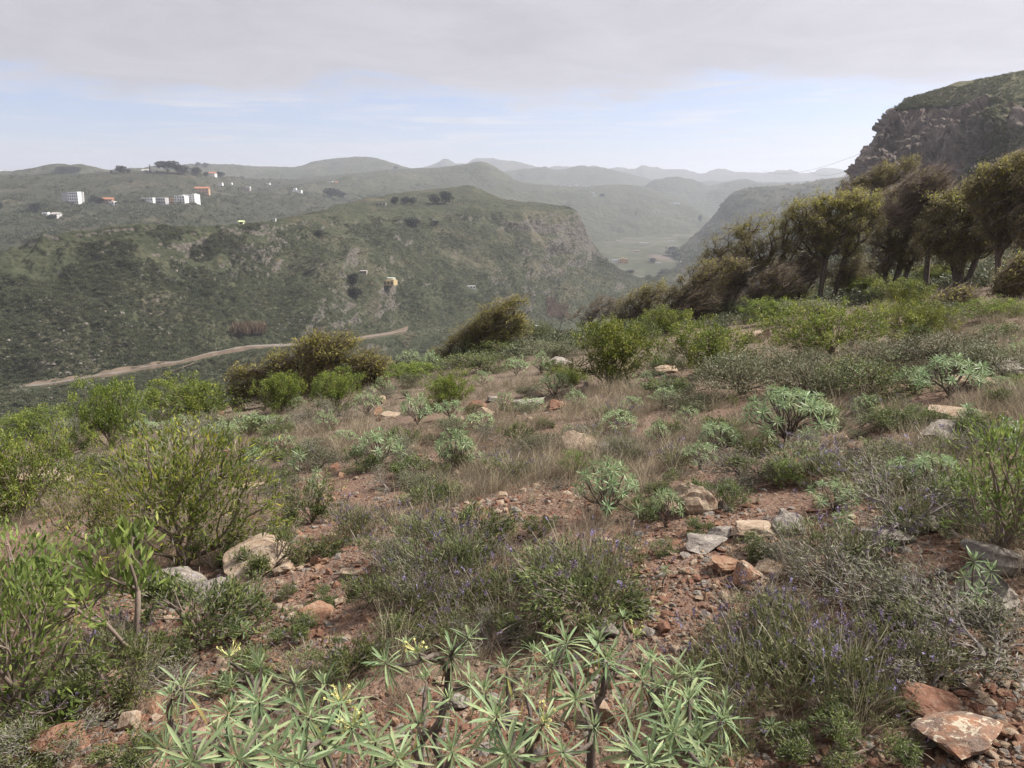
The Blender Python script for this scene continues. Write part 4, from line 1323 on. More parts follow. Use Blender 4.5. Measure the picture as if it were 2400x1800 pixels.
def tree(base, trunks, crown, label, seed, tips=110, nl=60, dens=1.0, yellow=0.3, tuftR=0.145, leafL=0.105, cat='tree', land=None, twig=6, rt=0.010, name='wind_bent_tree', depth=0.8, rmax=0.10,
         group='wind-bent trees'):
    r = np.random.default_rng(seed)
    b = hit(*base)
    s = b[1] / F_PX
    trs = [np.array([at(q[0], q[1], b[1] + (q[2] if len(q) > 2 else 0)) - b for q in tr]) for tr in trunks]
    area = np.array([c[2] * c[3] for c in crown], float)
    T, yv = [], []
    ytop = min(c[1] - c[3] for c in crown)
    ybot = max(c[1] + c[3] for c in crown)
    for c, a in zip(crown, area):
        n = max(4, int(round(2.3 * tips * a / area.sum())))
        d = rand_unit(n, r) * r.uniform(0.15, 1, (n, 1)) ** 0.5
        px, py = c[0] + d[:, 0] * c[2] + r.normal(0, 9, n), c[1] + d[:, 1] * c[3] + r.normal(0, 7, n)
        dy = d[:, 2] * (c[2] + c[3]) * 0.5 * s * depth + (c[5] if len(c) > 5 else 0)
        T.append(at(px, py, b[1] + dy) - b)
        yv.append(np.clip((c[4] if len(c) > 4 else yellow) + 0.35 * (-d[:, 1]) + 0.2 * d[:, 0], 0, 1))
    T, yv = np.vstack(T), np.concatenate(yv)
    T[:, 2] = np.maximum(T[:, 2], 0.15)
    sk = skeleton(np.array([0, 0, -0.12]), T, r, alpha=0.25, seg=0.2, curve=0.45, jit=0.10, trunk=trs, up=0.2)
    root = link(name, None, loc=tuple(b))
    tag(root, label, cat, group, land=land)
    mb = MB()
    stems_mesh(mb, sk, rt, 0.5, 6, rmax=rmax)
    mb.build('trunk', M_BARK, root, smooth=True)
    fo = MB()
    for t_, y_ in zip(T, yv):
        k = int(0.78 * nl * r.uniform(0.3, 1.5))
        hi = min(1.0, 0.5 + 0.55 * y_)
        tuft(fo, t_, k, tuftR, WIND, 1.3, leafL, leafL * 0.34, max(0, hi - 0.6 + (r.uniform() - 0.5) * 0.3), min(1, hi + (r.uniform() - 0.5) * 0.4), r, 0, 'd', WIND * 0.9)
        if twig:
            B = t_ + r.normal(size=(twig, 3)) * tuftR * 0.6 - WIND * tuftR
            ribbon_twigs(fo, B, unit(WIND + 0.4 * rand_unit(twig, r)), r.uniform(0.3, 0.75, twig), 0.016, 1, r)
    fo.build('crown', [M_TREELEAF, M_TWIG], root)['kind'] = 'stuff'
    return root


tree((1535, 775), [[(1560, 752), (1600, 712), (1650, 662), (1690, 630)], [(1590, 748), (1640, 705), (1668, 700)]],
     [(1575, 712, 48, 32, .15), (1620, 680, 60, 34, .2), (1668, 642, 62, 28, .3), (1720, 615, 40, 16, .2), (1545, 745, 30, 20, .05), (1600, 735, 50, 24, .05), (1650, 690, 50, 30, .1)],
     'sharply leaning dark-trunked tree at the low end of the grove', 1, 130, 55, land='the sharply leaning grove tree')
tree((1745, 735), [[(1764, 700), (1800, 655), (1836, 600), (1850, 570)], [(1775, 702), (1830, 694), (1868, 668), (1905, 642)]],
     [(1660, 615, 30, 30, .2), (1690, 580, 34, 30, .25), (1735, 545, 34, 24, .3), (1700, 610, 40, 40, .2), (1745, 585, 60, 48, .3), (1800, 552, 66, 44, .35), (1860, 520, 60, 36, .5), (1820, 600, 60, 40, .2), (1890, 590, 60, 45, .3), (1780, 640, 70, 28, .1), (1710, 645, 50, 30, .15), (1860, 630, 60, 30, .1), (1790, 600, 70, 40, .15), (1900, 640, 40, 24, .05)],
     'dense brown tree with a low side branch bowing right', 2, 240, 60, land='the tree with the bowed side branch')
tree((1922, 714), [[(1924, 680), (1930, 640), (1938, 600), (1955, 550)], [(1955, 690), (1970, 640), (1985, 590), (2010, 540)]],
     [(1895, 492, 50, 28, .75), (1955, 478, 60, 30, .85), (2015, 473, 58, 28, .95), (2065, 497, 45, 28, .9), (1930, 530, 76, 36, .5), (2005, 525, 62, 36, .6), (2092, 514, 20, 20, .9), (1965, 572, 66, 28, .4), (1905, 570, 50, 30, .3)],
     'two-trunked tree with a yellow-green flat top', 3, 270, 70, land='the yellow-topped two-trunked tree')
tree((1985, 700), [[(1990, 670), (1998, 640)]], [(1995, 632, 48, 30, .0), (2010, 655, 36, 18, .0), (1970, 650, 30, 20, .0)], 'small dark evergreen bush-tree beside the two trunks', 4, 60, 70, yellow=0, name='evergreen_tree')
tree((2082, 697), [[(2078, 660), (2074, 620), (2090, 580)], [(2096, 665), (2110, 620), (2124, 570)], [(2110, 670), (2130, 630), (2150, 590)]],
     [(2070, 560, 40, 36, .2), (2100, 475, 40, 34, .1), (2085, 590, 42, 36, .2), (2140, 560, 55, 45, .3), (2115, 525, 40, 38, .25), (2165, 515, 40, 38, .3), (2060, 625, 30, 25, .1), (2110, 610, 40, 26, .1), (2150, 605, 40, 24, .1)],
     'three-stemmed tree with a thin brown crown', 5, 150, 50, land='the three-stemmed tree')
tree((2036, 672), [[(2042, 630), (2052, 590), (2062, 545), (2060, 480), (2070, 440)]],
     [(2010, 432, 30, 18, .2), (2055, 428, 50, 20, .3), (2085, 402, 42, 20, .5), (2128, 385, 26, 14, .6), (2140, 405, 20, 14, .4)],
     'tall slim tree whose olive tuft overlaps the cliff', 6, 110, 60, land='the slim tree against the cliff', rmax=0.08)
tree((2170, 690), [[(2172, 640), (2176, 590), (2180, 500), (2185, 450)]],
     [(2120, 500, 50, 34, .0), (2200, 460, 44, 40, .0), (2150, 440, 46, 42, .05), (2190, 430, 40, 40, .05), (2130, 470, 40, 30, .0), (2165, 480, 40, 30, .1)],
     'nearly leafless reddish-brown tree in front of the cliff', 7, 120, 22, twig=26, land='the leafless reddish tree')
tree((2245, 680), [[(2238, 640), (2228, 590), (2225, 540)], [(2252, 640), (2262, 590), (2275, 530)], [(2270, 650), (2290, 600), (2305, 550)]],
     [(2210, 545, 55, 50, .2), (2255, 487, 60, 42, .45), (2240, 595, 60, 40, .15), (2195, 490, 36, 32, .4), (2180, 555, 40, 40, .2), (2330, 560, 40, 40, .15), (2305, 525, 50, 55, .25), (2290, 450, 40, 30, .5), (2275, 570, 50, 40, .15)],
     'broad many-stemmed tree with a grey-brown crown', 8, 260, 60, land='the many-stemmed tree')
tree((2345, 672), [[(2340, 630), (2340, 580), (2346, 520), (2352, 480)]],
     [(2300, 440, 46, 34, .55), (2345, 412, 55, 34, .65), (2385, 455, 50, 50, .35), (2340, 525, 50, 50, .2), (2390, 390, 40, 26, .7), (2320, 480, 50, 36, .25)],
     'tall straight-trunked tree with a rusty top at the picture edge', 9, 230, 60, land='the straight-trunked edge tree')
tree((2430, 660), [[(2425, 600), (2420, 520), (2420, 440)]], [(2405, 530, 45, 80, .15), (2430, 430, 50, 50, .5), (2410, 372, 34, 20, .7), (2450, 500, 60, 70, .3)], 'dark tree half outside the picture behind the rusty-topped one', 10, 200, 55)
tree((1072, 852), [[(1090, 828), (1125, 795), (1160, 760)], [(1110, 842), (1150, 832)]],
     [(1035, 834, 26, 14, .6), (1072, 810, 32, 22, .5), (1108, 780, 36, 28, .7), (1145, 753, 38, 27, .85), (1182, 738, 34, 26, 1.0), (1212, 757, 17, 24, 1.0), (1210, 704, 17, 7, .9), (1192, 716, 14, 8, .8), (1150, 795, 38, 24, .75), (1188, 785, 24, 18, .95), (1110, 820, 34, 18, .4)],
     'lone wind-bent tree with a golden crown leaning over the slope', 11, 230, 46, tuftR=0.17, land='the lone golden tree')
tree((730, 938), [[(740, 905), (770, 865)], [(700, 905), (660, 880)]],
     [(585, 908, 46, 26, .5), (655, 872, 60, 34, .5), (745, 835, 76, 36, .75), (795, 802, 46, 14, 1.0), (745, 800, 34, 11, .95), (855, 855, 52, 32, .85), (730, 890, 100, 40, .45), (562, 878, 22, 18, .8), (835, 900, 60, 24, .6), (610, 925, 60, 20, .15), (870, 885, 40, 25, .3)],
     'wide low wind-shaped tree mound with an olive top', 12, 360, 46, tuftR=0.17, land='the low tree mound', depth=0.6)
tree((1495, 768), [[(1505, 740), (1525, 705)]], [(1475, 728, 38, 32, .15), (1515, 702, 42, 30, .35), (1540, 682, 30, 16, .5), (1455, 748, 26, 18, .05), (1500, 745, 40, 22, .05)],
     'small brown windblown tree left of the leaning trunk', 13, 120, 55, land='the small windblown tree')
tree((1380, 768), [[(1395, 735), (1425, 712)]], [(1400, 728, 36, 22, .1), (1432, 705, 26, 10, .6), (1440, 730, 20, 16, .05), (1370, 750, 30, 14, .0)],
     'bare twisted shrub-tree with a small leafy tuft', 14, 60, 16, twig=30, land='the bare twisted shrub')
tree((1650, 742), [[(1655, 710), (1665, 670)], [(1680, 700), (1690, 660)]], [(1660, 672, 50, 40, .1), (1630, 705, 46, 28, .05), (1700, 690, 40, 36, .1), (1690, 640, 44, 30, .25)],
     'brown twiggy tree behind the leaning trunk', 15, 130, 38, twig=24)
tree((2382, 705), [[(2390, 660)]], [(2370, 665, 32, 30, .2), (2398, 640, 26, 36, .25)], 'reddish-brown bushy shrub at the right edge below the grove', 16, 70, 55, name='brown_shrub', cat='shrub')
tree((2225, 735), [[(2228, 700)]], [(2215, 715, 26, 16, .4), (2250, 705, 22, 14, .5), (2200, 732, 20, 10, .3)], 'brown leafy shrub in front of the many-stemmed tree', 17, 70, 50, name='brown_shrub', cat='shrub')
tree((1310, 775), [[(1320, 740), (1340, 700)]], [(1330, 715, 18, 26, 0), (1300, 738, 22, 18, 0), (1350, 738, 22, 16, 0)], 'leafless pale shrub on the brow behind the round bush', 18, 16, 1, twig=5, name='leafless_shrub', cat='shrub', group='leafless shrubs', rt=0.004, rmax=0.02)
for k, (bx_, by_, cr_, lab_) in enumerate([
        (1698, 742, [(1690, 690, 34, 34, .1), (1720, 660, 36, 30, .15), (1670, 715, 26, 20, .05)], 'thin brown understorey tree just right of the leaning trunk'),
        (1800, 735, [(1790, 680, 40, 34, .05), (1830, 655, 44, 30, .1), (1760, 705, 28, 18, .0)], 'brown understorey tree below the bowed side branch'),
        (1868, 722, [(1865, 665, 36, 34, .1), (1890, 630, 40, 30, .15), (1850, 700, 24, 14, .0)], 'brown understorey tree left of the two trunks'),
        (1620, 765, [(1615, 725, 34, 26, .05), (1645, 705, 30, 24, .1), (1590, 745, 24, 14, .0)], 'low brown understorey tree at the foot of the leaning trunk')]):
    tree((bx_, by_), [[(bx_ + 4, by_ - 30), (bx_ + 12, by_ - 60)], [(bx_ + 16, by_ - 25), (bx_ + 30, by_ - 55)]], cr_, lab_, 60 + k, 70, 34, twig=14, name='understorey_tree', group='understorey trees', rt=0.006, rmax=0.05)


# ---- shrubs: built once per look, copied
def dome_tips(r, n, w=1.0, h=0.7, lump=5, shell=0.5, low=0.12, ragged=False):
    """twig ends filling a lumpy dome of width w and height h"""
    c = np.stack([r.uniform(-0.28, 0.28, lump) * w, r.uniform(-0.28, 0.28, lump) * w, r.uniform(0.30, 0.70, lump) * h], -1)
    R = r.uniform(0.22, 0.34, lump)
    if ragged:
        c[:, :2] *= 1.35
        c[:, 2] *= r.uniform(0.5, 1.15, lump)
        R = r.uniform(0.13, 0.30, lump)
    k = r.integers(0, lump, n)
    d = rand_unit(n, r) * (r.uniform(0, 1, (n, 1)) ** (1 - shell))
    T = c[k] + d * np.stack([R[k] * w, R[k] * w, R[k] * h * 1.15], -1)
    T[:, 2] = np.maximum(T[:, 2], low * h * r.uniform(0.6, 1.6, n))
    return T


def shrub(seed, w, h, ntips, nl, tR, L, W, mat, form='d', alpha=0.7, rt=0.003, spread=0.9, tint=(0, 1), stemmat=None, lump=6, shell=0.5, twigs=0, droop=0.0, low=0.12, dirup=0.5, power=0.45, topyellow=0.25, ragged=False):
    r = np.random.default_rng(seed)
    T = dome_tips(r, ntips, w, h, lump, shell, low, ragged)
    sk = skeleton(np.array([0, 0, -0.03]), T, r, alpha=alpha, seg=max(0.06, 0.12 * w), curve=0.4, jit=0.12, up=0.4)
    st = MB()
    stems_mesh(st, sk, rt, power, 5)
    fo = MB()
    for t_ in T:
        k = max(2, int(nl * r.uniform(0.6, 1.35)))
        out = unit(t_ * np.array([1, 1, 0.4]) + 1e-6) * 0.8 + np.array([0, 0, dirup * 0.7])
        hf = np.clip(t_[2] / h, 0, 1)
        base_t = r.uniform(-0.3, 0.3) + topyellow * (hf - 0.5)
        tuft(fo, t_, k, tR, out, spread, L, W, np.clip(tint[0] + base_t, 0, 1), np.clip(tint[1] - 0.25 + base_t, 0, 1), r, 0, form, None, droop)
        if twigs:
            ribbon_twigs(fo, t_ + r.normal(size=(twigs, 3)) * tR, unit(out + 0.8 * rand_unit(twigs, r)), r.uniform(1.0, 2.4, twigs) * L, 0.004, 1, r)
    return [('stems', st.mesh('stems', stemmat or M_TWIG, True), None), ('foliage', fo.mesh('foliage', [mat, M_GREYTWIG]), None)]


def put(name, protos, k, pw, ph, px, py, wpx, hpx, cat, label=None, auto=None, group=None, land=None, rz=None):
    """stand a copy of a plant on the ground under a pixel, at the size it has there"""
    b = hit(px, py)
    s = np.linalg.norm(b - EYE) / F_PX
    sx_, sz_ = wpx * s / pw, hpx * s / ph
    o = place(name, protos[k % len(protos)], b, (px * 0.731 + py * 0.37) % 6.28 if rz is None else rz, (sx_, sx_, sz_))
    tag(o, label, cat, group, land, auto)
    return o


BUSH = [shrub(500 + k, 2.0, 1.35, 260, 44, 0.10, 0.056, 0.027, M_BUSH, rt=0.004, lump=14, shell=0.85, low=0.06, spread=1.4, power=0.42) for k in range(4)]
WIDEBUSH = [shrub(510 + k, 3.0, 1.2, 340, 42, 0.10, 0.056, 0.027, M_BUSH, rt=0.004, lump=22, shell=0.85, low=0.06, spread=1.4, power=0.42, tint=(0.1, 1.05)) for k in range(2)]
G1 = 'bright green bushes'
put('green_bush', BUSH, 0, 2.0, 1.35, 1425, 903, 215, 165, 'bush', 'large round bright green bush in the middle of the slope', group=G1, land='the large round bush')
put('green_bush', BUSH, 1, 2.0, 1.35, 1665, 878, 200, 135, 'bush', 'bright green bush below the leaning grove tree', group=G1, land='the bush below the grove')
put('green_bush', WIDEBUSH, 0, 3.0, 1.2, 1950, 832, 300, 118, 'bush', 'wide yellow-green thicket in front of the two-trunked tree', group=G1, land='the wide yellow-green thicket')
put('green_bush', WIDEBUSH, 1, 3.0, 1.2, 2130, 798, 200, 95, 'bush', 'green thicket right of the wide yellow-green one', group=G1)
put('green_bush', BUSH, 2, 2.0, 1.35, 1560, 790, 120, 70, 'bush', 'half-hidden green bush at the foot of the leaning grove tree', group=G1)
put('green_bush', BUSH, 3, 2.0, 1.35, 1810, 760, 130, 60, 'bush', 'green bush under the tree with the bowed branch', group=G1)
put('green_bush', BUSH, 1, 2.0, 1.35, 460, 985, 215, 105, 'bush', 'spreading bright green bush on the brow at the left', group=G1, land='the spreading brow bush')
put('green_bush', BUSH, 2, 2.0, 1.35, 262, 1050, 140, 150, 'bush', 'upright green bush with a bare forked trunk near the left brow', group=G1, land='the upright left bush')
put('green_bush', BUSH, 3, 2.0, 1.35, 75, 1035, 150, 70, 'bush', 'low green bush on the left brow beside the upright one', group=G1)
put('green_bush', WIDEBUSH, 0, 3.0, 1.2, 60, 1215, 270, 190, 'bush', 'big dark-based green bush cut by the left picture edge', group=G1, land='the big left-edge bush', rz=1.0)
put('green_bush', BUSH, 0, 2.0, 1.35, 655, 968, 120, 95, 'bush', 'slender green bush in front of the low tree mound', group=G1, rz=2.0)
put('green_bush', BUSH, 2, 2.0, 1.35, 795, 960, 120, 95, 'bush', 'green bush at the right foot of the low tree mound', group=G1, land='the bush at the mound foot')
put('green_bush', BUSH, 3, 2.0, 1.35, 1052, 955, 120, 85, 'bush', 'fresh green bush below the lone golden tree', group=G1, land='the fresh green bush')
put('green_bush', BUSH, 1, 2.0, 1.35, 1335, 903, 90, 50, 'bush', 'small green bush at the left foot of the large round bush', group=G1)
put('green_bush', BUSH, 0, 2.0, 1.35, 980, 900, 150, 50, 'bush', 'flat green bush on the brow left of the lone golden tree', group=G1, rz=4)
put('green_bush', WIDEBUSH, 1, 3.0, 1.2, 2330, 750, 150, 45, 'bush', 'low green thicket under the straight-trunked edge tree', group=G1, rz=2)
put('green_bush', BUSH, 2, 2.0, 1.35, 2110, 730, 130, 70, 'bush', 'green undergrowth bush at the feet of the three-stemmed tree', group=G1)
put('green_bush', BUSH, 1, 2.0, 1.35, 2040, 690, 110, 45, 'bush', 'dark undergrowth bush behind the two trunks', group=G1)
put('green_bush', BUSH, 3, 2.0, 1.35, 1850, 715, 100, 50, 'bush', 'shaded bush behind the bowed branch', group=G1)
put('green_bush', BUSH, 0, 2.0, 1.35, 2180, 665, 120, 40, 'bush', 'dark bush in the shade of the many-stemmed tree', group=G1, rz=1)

# airy shrub, broad-leaved shrubs and the sapling
AIRY = [shrub(530, 1.3, 1.0, 300, 20, 0.07, 0.046, 0.010, M_AIRY, 'l', alpha=0.55, rt=0.0026, lump=9, shell=0.65, spread=0.8, tint=(0.05, 1.15), twigs=2, low=0.18, topyellow=0.35),
        shrub(531, 1.3, 1.0, 230, 18, 0.07, 0.046, 0.010, M_AIRY, 'l', alpha=0.55, rt=0.0026, lump=8, shell=0.65, spread=0.8, tint=(0.1, 1.15), twigs=2, low=0.18, topyellow=0.35)]
put('airy_shrub', AIRY, 0, 1.3, 1.0, 430, 1325, 430, 340, 'shrub', 'large airy yellow-green shrub with many fine bare stems', group='airy shrubs', land='the large airy shrub', rz=0.4)
put('airy_shrub', AIRY, 1, 1.3, 1.0, 215, 1290, 220, 170, 'shrub', 'thin yellow-green shrub left of the large airy one', group='airy shrubs')
BROAD = [shrub(540, 0.9, 0.8, 150, 16, 0.06, 0.052, 0.0105, M_BROAD, 'l', alpha=0.6, rt=0.0032, lump=7, shell=0.7, spread=0.75, tint=(0.1, 1.1), low=0.15, droop=0.1),
         shrub(541, 0.9, 0.8, 140, 16, 0.06, 0.052, 0.0105, M_BROAD, 'l', alpha=0.6, rt=0.0032, lump=6, shell=0.7, spread=0.75, tint=(0.05, 1.0), low=0.15, droop=0.1),
         shrub(542, 0.36, 0.5, 22, 15, 0.028, 0.055, 0.0125, M_BROAD, 'l', alpha=0.25, rt=0.003, lump=5, shell=0.7, spread=0.7, tint=(0.15, 1.1), low=0.45)]
put('leafy_shrub', BROAD, 0, 0.9, 0.8, 50, 1560, 350, 320, 'shrub', 'fresh green broad-leaved shrub filling the left edge', group='broad-leaved shrubs', land='the left-edge leafy shrub', rz=0.3)
put('leafy_shrub', BROAD, 1, 0.9, 0.8, 40, 1690, 360, 330, 'shrub', 'dense green shrub low in the left corner', group='broad-leaved shrubs', rz=2.0)
put('leafy_shrub', BROAD, 1, 0.9, 0.8, 2345, 1300, 270, 290, 'shrub', 'deep green broad-leaved shrub at the right edge', group='broad-leaved shrubs', land='the right-edge leafy shrub', rz=1.2)
put('leafy_shrub', BROAD, 0, 0.9, 0.8, 2260, 1215, 150, 130, 'shrub', 'smaller leafy shrub left of the right-edge one', group='broad-leaved shrubs', rz=4.2)
put('sapling', BROAD, 2, 0.36, 0.5, 312, 1540, 210, 300, 'sapling', 'slim upright sapling with whorls of narrow leaves', land='the slim sapling', rz=0.9)

# low feathery shrubs
LOW = [shrub(550 + k, 0.55, 0.34, 125, 25, 0.034, 0.030, 0.008, M_LOW, 'd', alpha=0.6, rt=0.0022, lump=7, shell=0.6, twigs=2, ragged=True, topyellow=0.4, spread=0.9, low=0.2, tint=(0, 1.05)) for k in range(7)]
TWIGGY = [shrub(560 + k, 0.6, 0.4, 150, 10, 0.05, 0.022, 0.0065, M_GREYG, 'd', alpha=0.55, rt=0.0016, lump=7, shell=0.6, twigs=4, ragged=True, low=0.15, stemmat=M_GREYTWIG) for k in range(3)]
CUSHION = [shrub(570 + k, 1.4, 0.7, 170, 34, 0.10, 0.042, 0.017, M_GREYG, 'd', alpha=0.7, rt=0.004, lump=9, shell=0.75, low=0.1, spread=1.1) for k in range(3)]
DARKCUSH = [shrub(580 + k, 1.2, 0.6, 150, 34, 0.09, 0.038, 0.016, M_LOW, 'd', alpha=0.7, rt=0.004, lump=8, shell=0.75, low=0.1, spread=1.1) for k in range(2)]
LOWS = [(970, 1490, 150, 80, 'dark green shrub below the wispy lavender'), (1180, 1410, 140, 80, 'green shrub peeking between the central lavenders'), (580, 1600, 150, 70, 'green shrub behind the raised-flower euphorbia'), (380, 1560, 130, 80, 'dark green shrub right of the sapling foot'), (1560, 1300, 70, 36, 'tiny green plant in the bare gravel'), (1900, 1560, 140, 80, 'green shrub behind the star rosette pair'),
        (640, 1335, 150, 95, 'low leafy shrub beside the pale slab'), (470, 1520, 290, 165, 'dark twiggy shrub with a leafy crest below the sapling'), (760, 1300, 110, 60, 'round low shrub in the bare gravel left of centre'),
        (815, 1590, 170, 110, 'low green shrub behind the left end of the front euphorbias'), (1110, 1290, 200, 120, 'dense green shrub mixed with lavender at the centre'), (1380, 1440, 290, 130, 'wide dark green shrub under the central lavender'),
        (1240, 1490, 130, 80, 'small green shrub over pale rocks in front of the lavender'), (880, 1430, 130, 110, 'leafy green shrub at the left of the central lavender'), (1700, 1195, 130, 80, 'dark rounded shrub beside the upright boulder'),
        (1755, 1305, 115, 60, 'neat low green shrub on bare gravel'), (1640, 1255, 80, 45, 'tiny green shrub left of the flat slabs'), (1270, 1255, 90, 60, 'small green tuft shrub in the middle clearing'),
        (730, 1225, 150, 110, 'dark shrub left of the dry grass patch'), (500, 1330, 120, 70, 'low shrub at the foot of the large airy shrub'), (270, 1640, 200, 130, 'dark shrub in the shade of the left-edge leafy shrub'),
        (740, 1425, 90, 40, 'flat little shrub on the gravel beside an orange stone'), (680, 1400, 60, 30, 'tiny leafy shrub between scattered stones'), (690, 1500, 120, 60, 'small patchy shrub above the front euphorbias'),
        (1500, 1215, 110, 60, 'low shrub just left of the upright boulder'), (2110, 1100, 150, 70, 'green cushion shrub among the purple lavender'), (1960, 985, 160, 60, 'low dark shrub at the right of the domed euphorbia'),
        (1690, 1045, 110, 70, 'dark low shrub left of the domed euphorbia'), (1810, 1130, 150, 60, 'low grey-green shrub below the domed euphorbia'), (2150, 1000, 130, 50, 'flat green shrub on the right slope'),
        (1450, 1085, 120, 60, 'dark bush tucked behind the star-leaved euphorbia'), (1210, 1040, 90, 60, 'small dark shrub in the dry grass'), (1010, 1190, 150, 90, 'low shrub in front of the dry grass patch'),
        (2030, 1760, 170, 90, 'feathery green shrub at the bottom right'), (1920, 1790, 150, 90, 'bright feathery shrub in front of the lavender'), (2100, 1470, 150, 80, 'sparse green shrub in the twiggy thicket'),
        (1830, 1770, 130, 60, 'low feathery shrub right of the front euphorbias'), (300, 1790, 160, 70, 'low sprawling shrub at the bottom left'), (60, 1800, 200, 80, 'green shrub in the bottom left corner'),
        (590, 1020, 130, 60, 'low green shrub right of the spreading brow bush'), (560, 1075, 150, 60, 'dark low shrub above the large airy shrub'), (700, 1090, 120, 55, 'small dark shrub in the left middle slope'),
        (840, 1110, 110, 60, 'round dark shrub near the left dry grass'), (2320, 1030, 140, 60, 'low dark shrub near the right edge'), (1560, 930, 150, 60, 'grey-green shrub right of the large round bush')]
for k, (x, y, w_, h_, lab) in enumerate(LOWS):
    put('low_shrub', LOW, k, 0.55, 0.34, x, y, w_, h_, 'shrub', lab, group='low green shrubs', land='the ' + lab.split(' ')[0] + ' ' + lab.split(' ')[1] + ' shrub' if k in () else None)
CUSH = [(1740, 925, 230, 100, 0, 'broad grey-green cushion shrub right of the round bush'), (1900, 930, 230, 95, 0, 'grey-green cushion shrub in the right middle slope'), (2060, 935, 220, 90, 1, 'dark green cushion shrub in the right middle slope'),
        (2210, 865, 200, 80, 0, 'grey cushion shrub below the yellow-green thickets'), (1840, 875, 200, 60, 0, 'brownish-grey cushion below the wide thicket'), (2050, 870, 220, 60, 0, 'long grey cushion under the wide thicket'),
        (2330, 880, 180, 70, 0, 'grey-green cushion near the right edge'), (1690, 745, 160, 40, 0, 'flat grey-green cushion under the grove edge'), (1945, 745, 180, 40, 0, 'pale grey cushion in front of the two trunks'),
        (2180, 760, 160, 50, 0, 'bluish-grey cushion in front of the many-stemmed tree'), (1490, 815, 110, 60, 1, 'dark round cushion between the round bush and grove'), (1245, 800, 170, 45, 1, 'low dark carpet shrub right of the lone golden tree'),
        (1140, 870, 200, 45, 1, 'green carpet shrub at the foot of the lone golden tree'), (1300, 840, 160, 45, 0, 'pale carpet shrub on the brow'), (1200, 835, 160, 35, 1, 'dark carpet shrub on the brow'), (2080, 1010, 150, 50, 1, 'dark flat cushion among stones at right'),
        (1610, 960, 170, 50, 0, 'grey cushion in front of the bush below the grove'), (2270, 820, 160, 40, 0, 'pale straw-grey cushion on the right slope'), (2370, 800, 130, 40, 1, 'green cushion at the right edge'), (1560, 870, 120, 50, 0, 'small grey cushion between the two green bushes')]
for k, (x, y, w_, h_, dk, lab) in enumerate(CUSH):
    P_ = DARKCUSH if dk else CUSHION
    put('cushion_shrub', P_, k, 1.2 if dk else 1.4, 0.6 if dk else 0.7, x, y, w_, h_, 'shrub', lab, group='cushion shrubs')
TWIGS = [(1280, 1400, 200, 130, 'brown twiggy shrub inside the central lavender'), (1100, 1330, 150, 100, 'dry brown shrub behind the lavender left of centre'), (560, 1440, 170, 90, 'dry twiggy shrub right of the dark crested one'), (1800, 1440, 170, 110, 'dry stalky shrub at the edge of the bare gravel'), (2170, 1620, 220, 120, 'dead twigs left of the bleached ones'), (330, 1480, 140, 90, 'brown dry twigs behind the sapling'),
         (2010, 1420, 330, 150, 'sprawling grey twiggy shrub at the lower right'), (2200, 1480, 300, 160, 'dark tangle of dry twigs right of the sprawling one'), (1930, 1390, 180, 130, 'dry twiggy shrub with a few green tips'),
         (1860, 1330, 150, 110, 'bare stalky shrub behind the twiggy tangle'), (2330, 1560, 330, 120, 'bleached leafless twigs reaching in from the right edge'), (2120, 1250, 280, 170, 'dark wiry bush below the right-edge leafy shrub'),
         (1010, 1430, 200, 130, 'grey wiry bush at the left of the central lavender'), (960, 1350, 160, 110, 'wiry dry shrub above the leafy one'), (1150, 1520, 160, 90, 'dead grey shrub behind the front euphorbias'),
         (840, 1240, 110, 80, 'thin dry shrub beside the grass patch'), (1750, 1130, 180, 90, 'pale dry shrub below the domed euphorbia'), (650, 1180, 120, 80, 'small dry shrub right of the large airy shrub'),
         (620, 1260, 90, 60, 'tiny dry shrub on the bare gravel'), (420, 1620, 190, 80, 'dead twigs in the shade below the dark shrub'), (140, 1760, 200, 90, 'dead grey twigs in the left corner')]
for k, (x, y, w_, h_, lab) in enumerate(TWIGS):
    put('twiggy_shrub', TWIGGY, k, 0.6, 0.4, x, y, w_, h_, 'shrub', lab, group='dry twiggy shrubs')


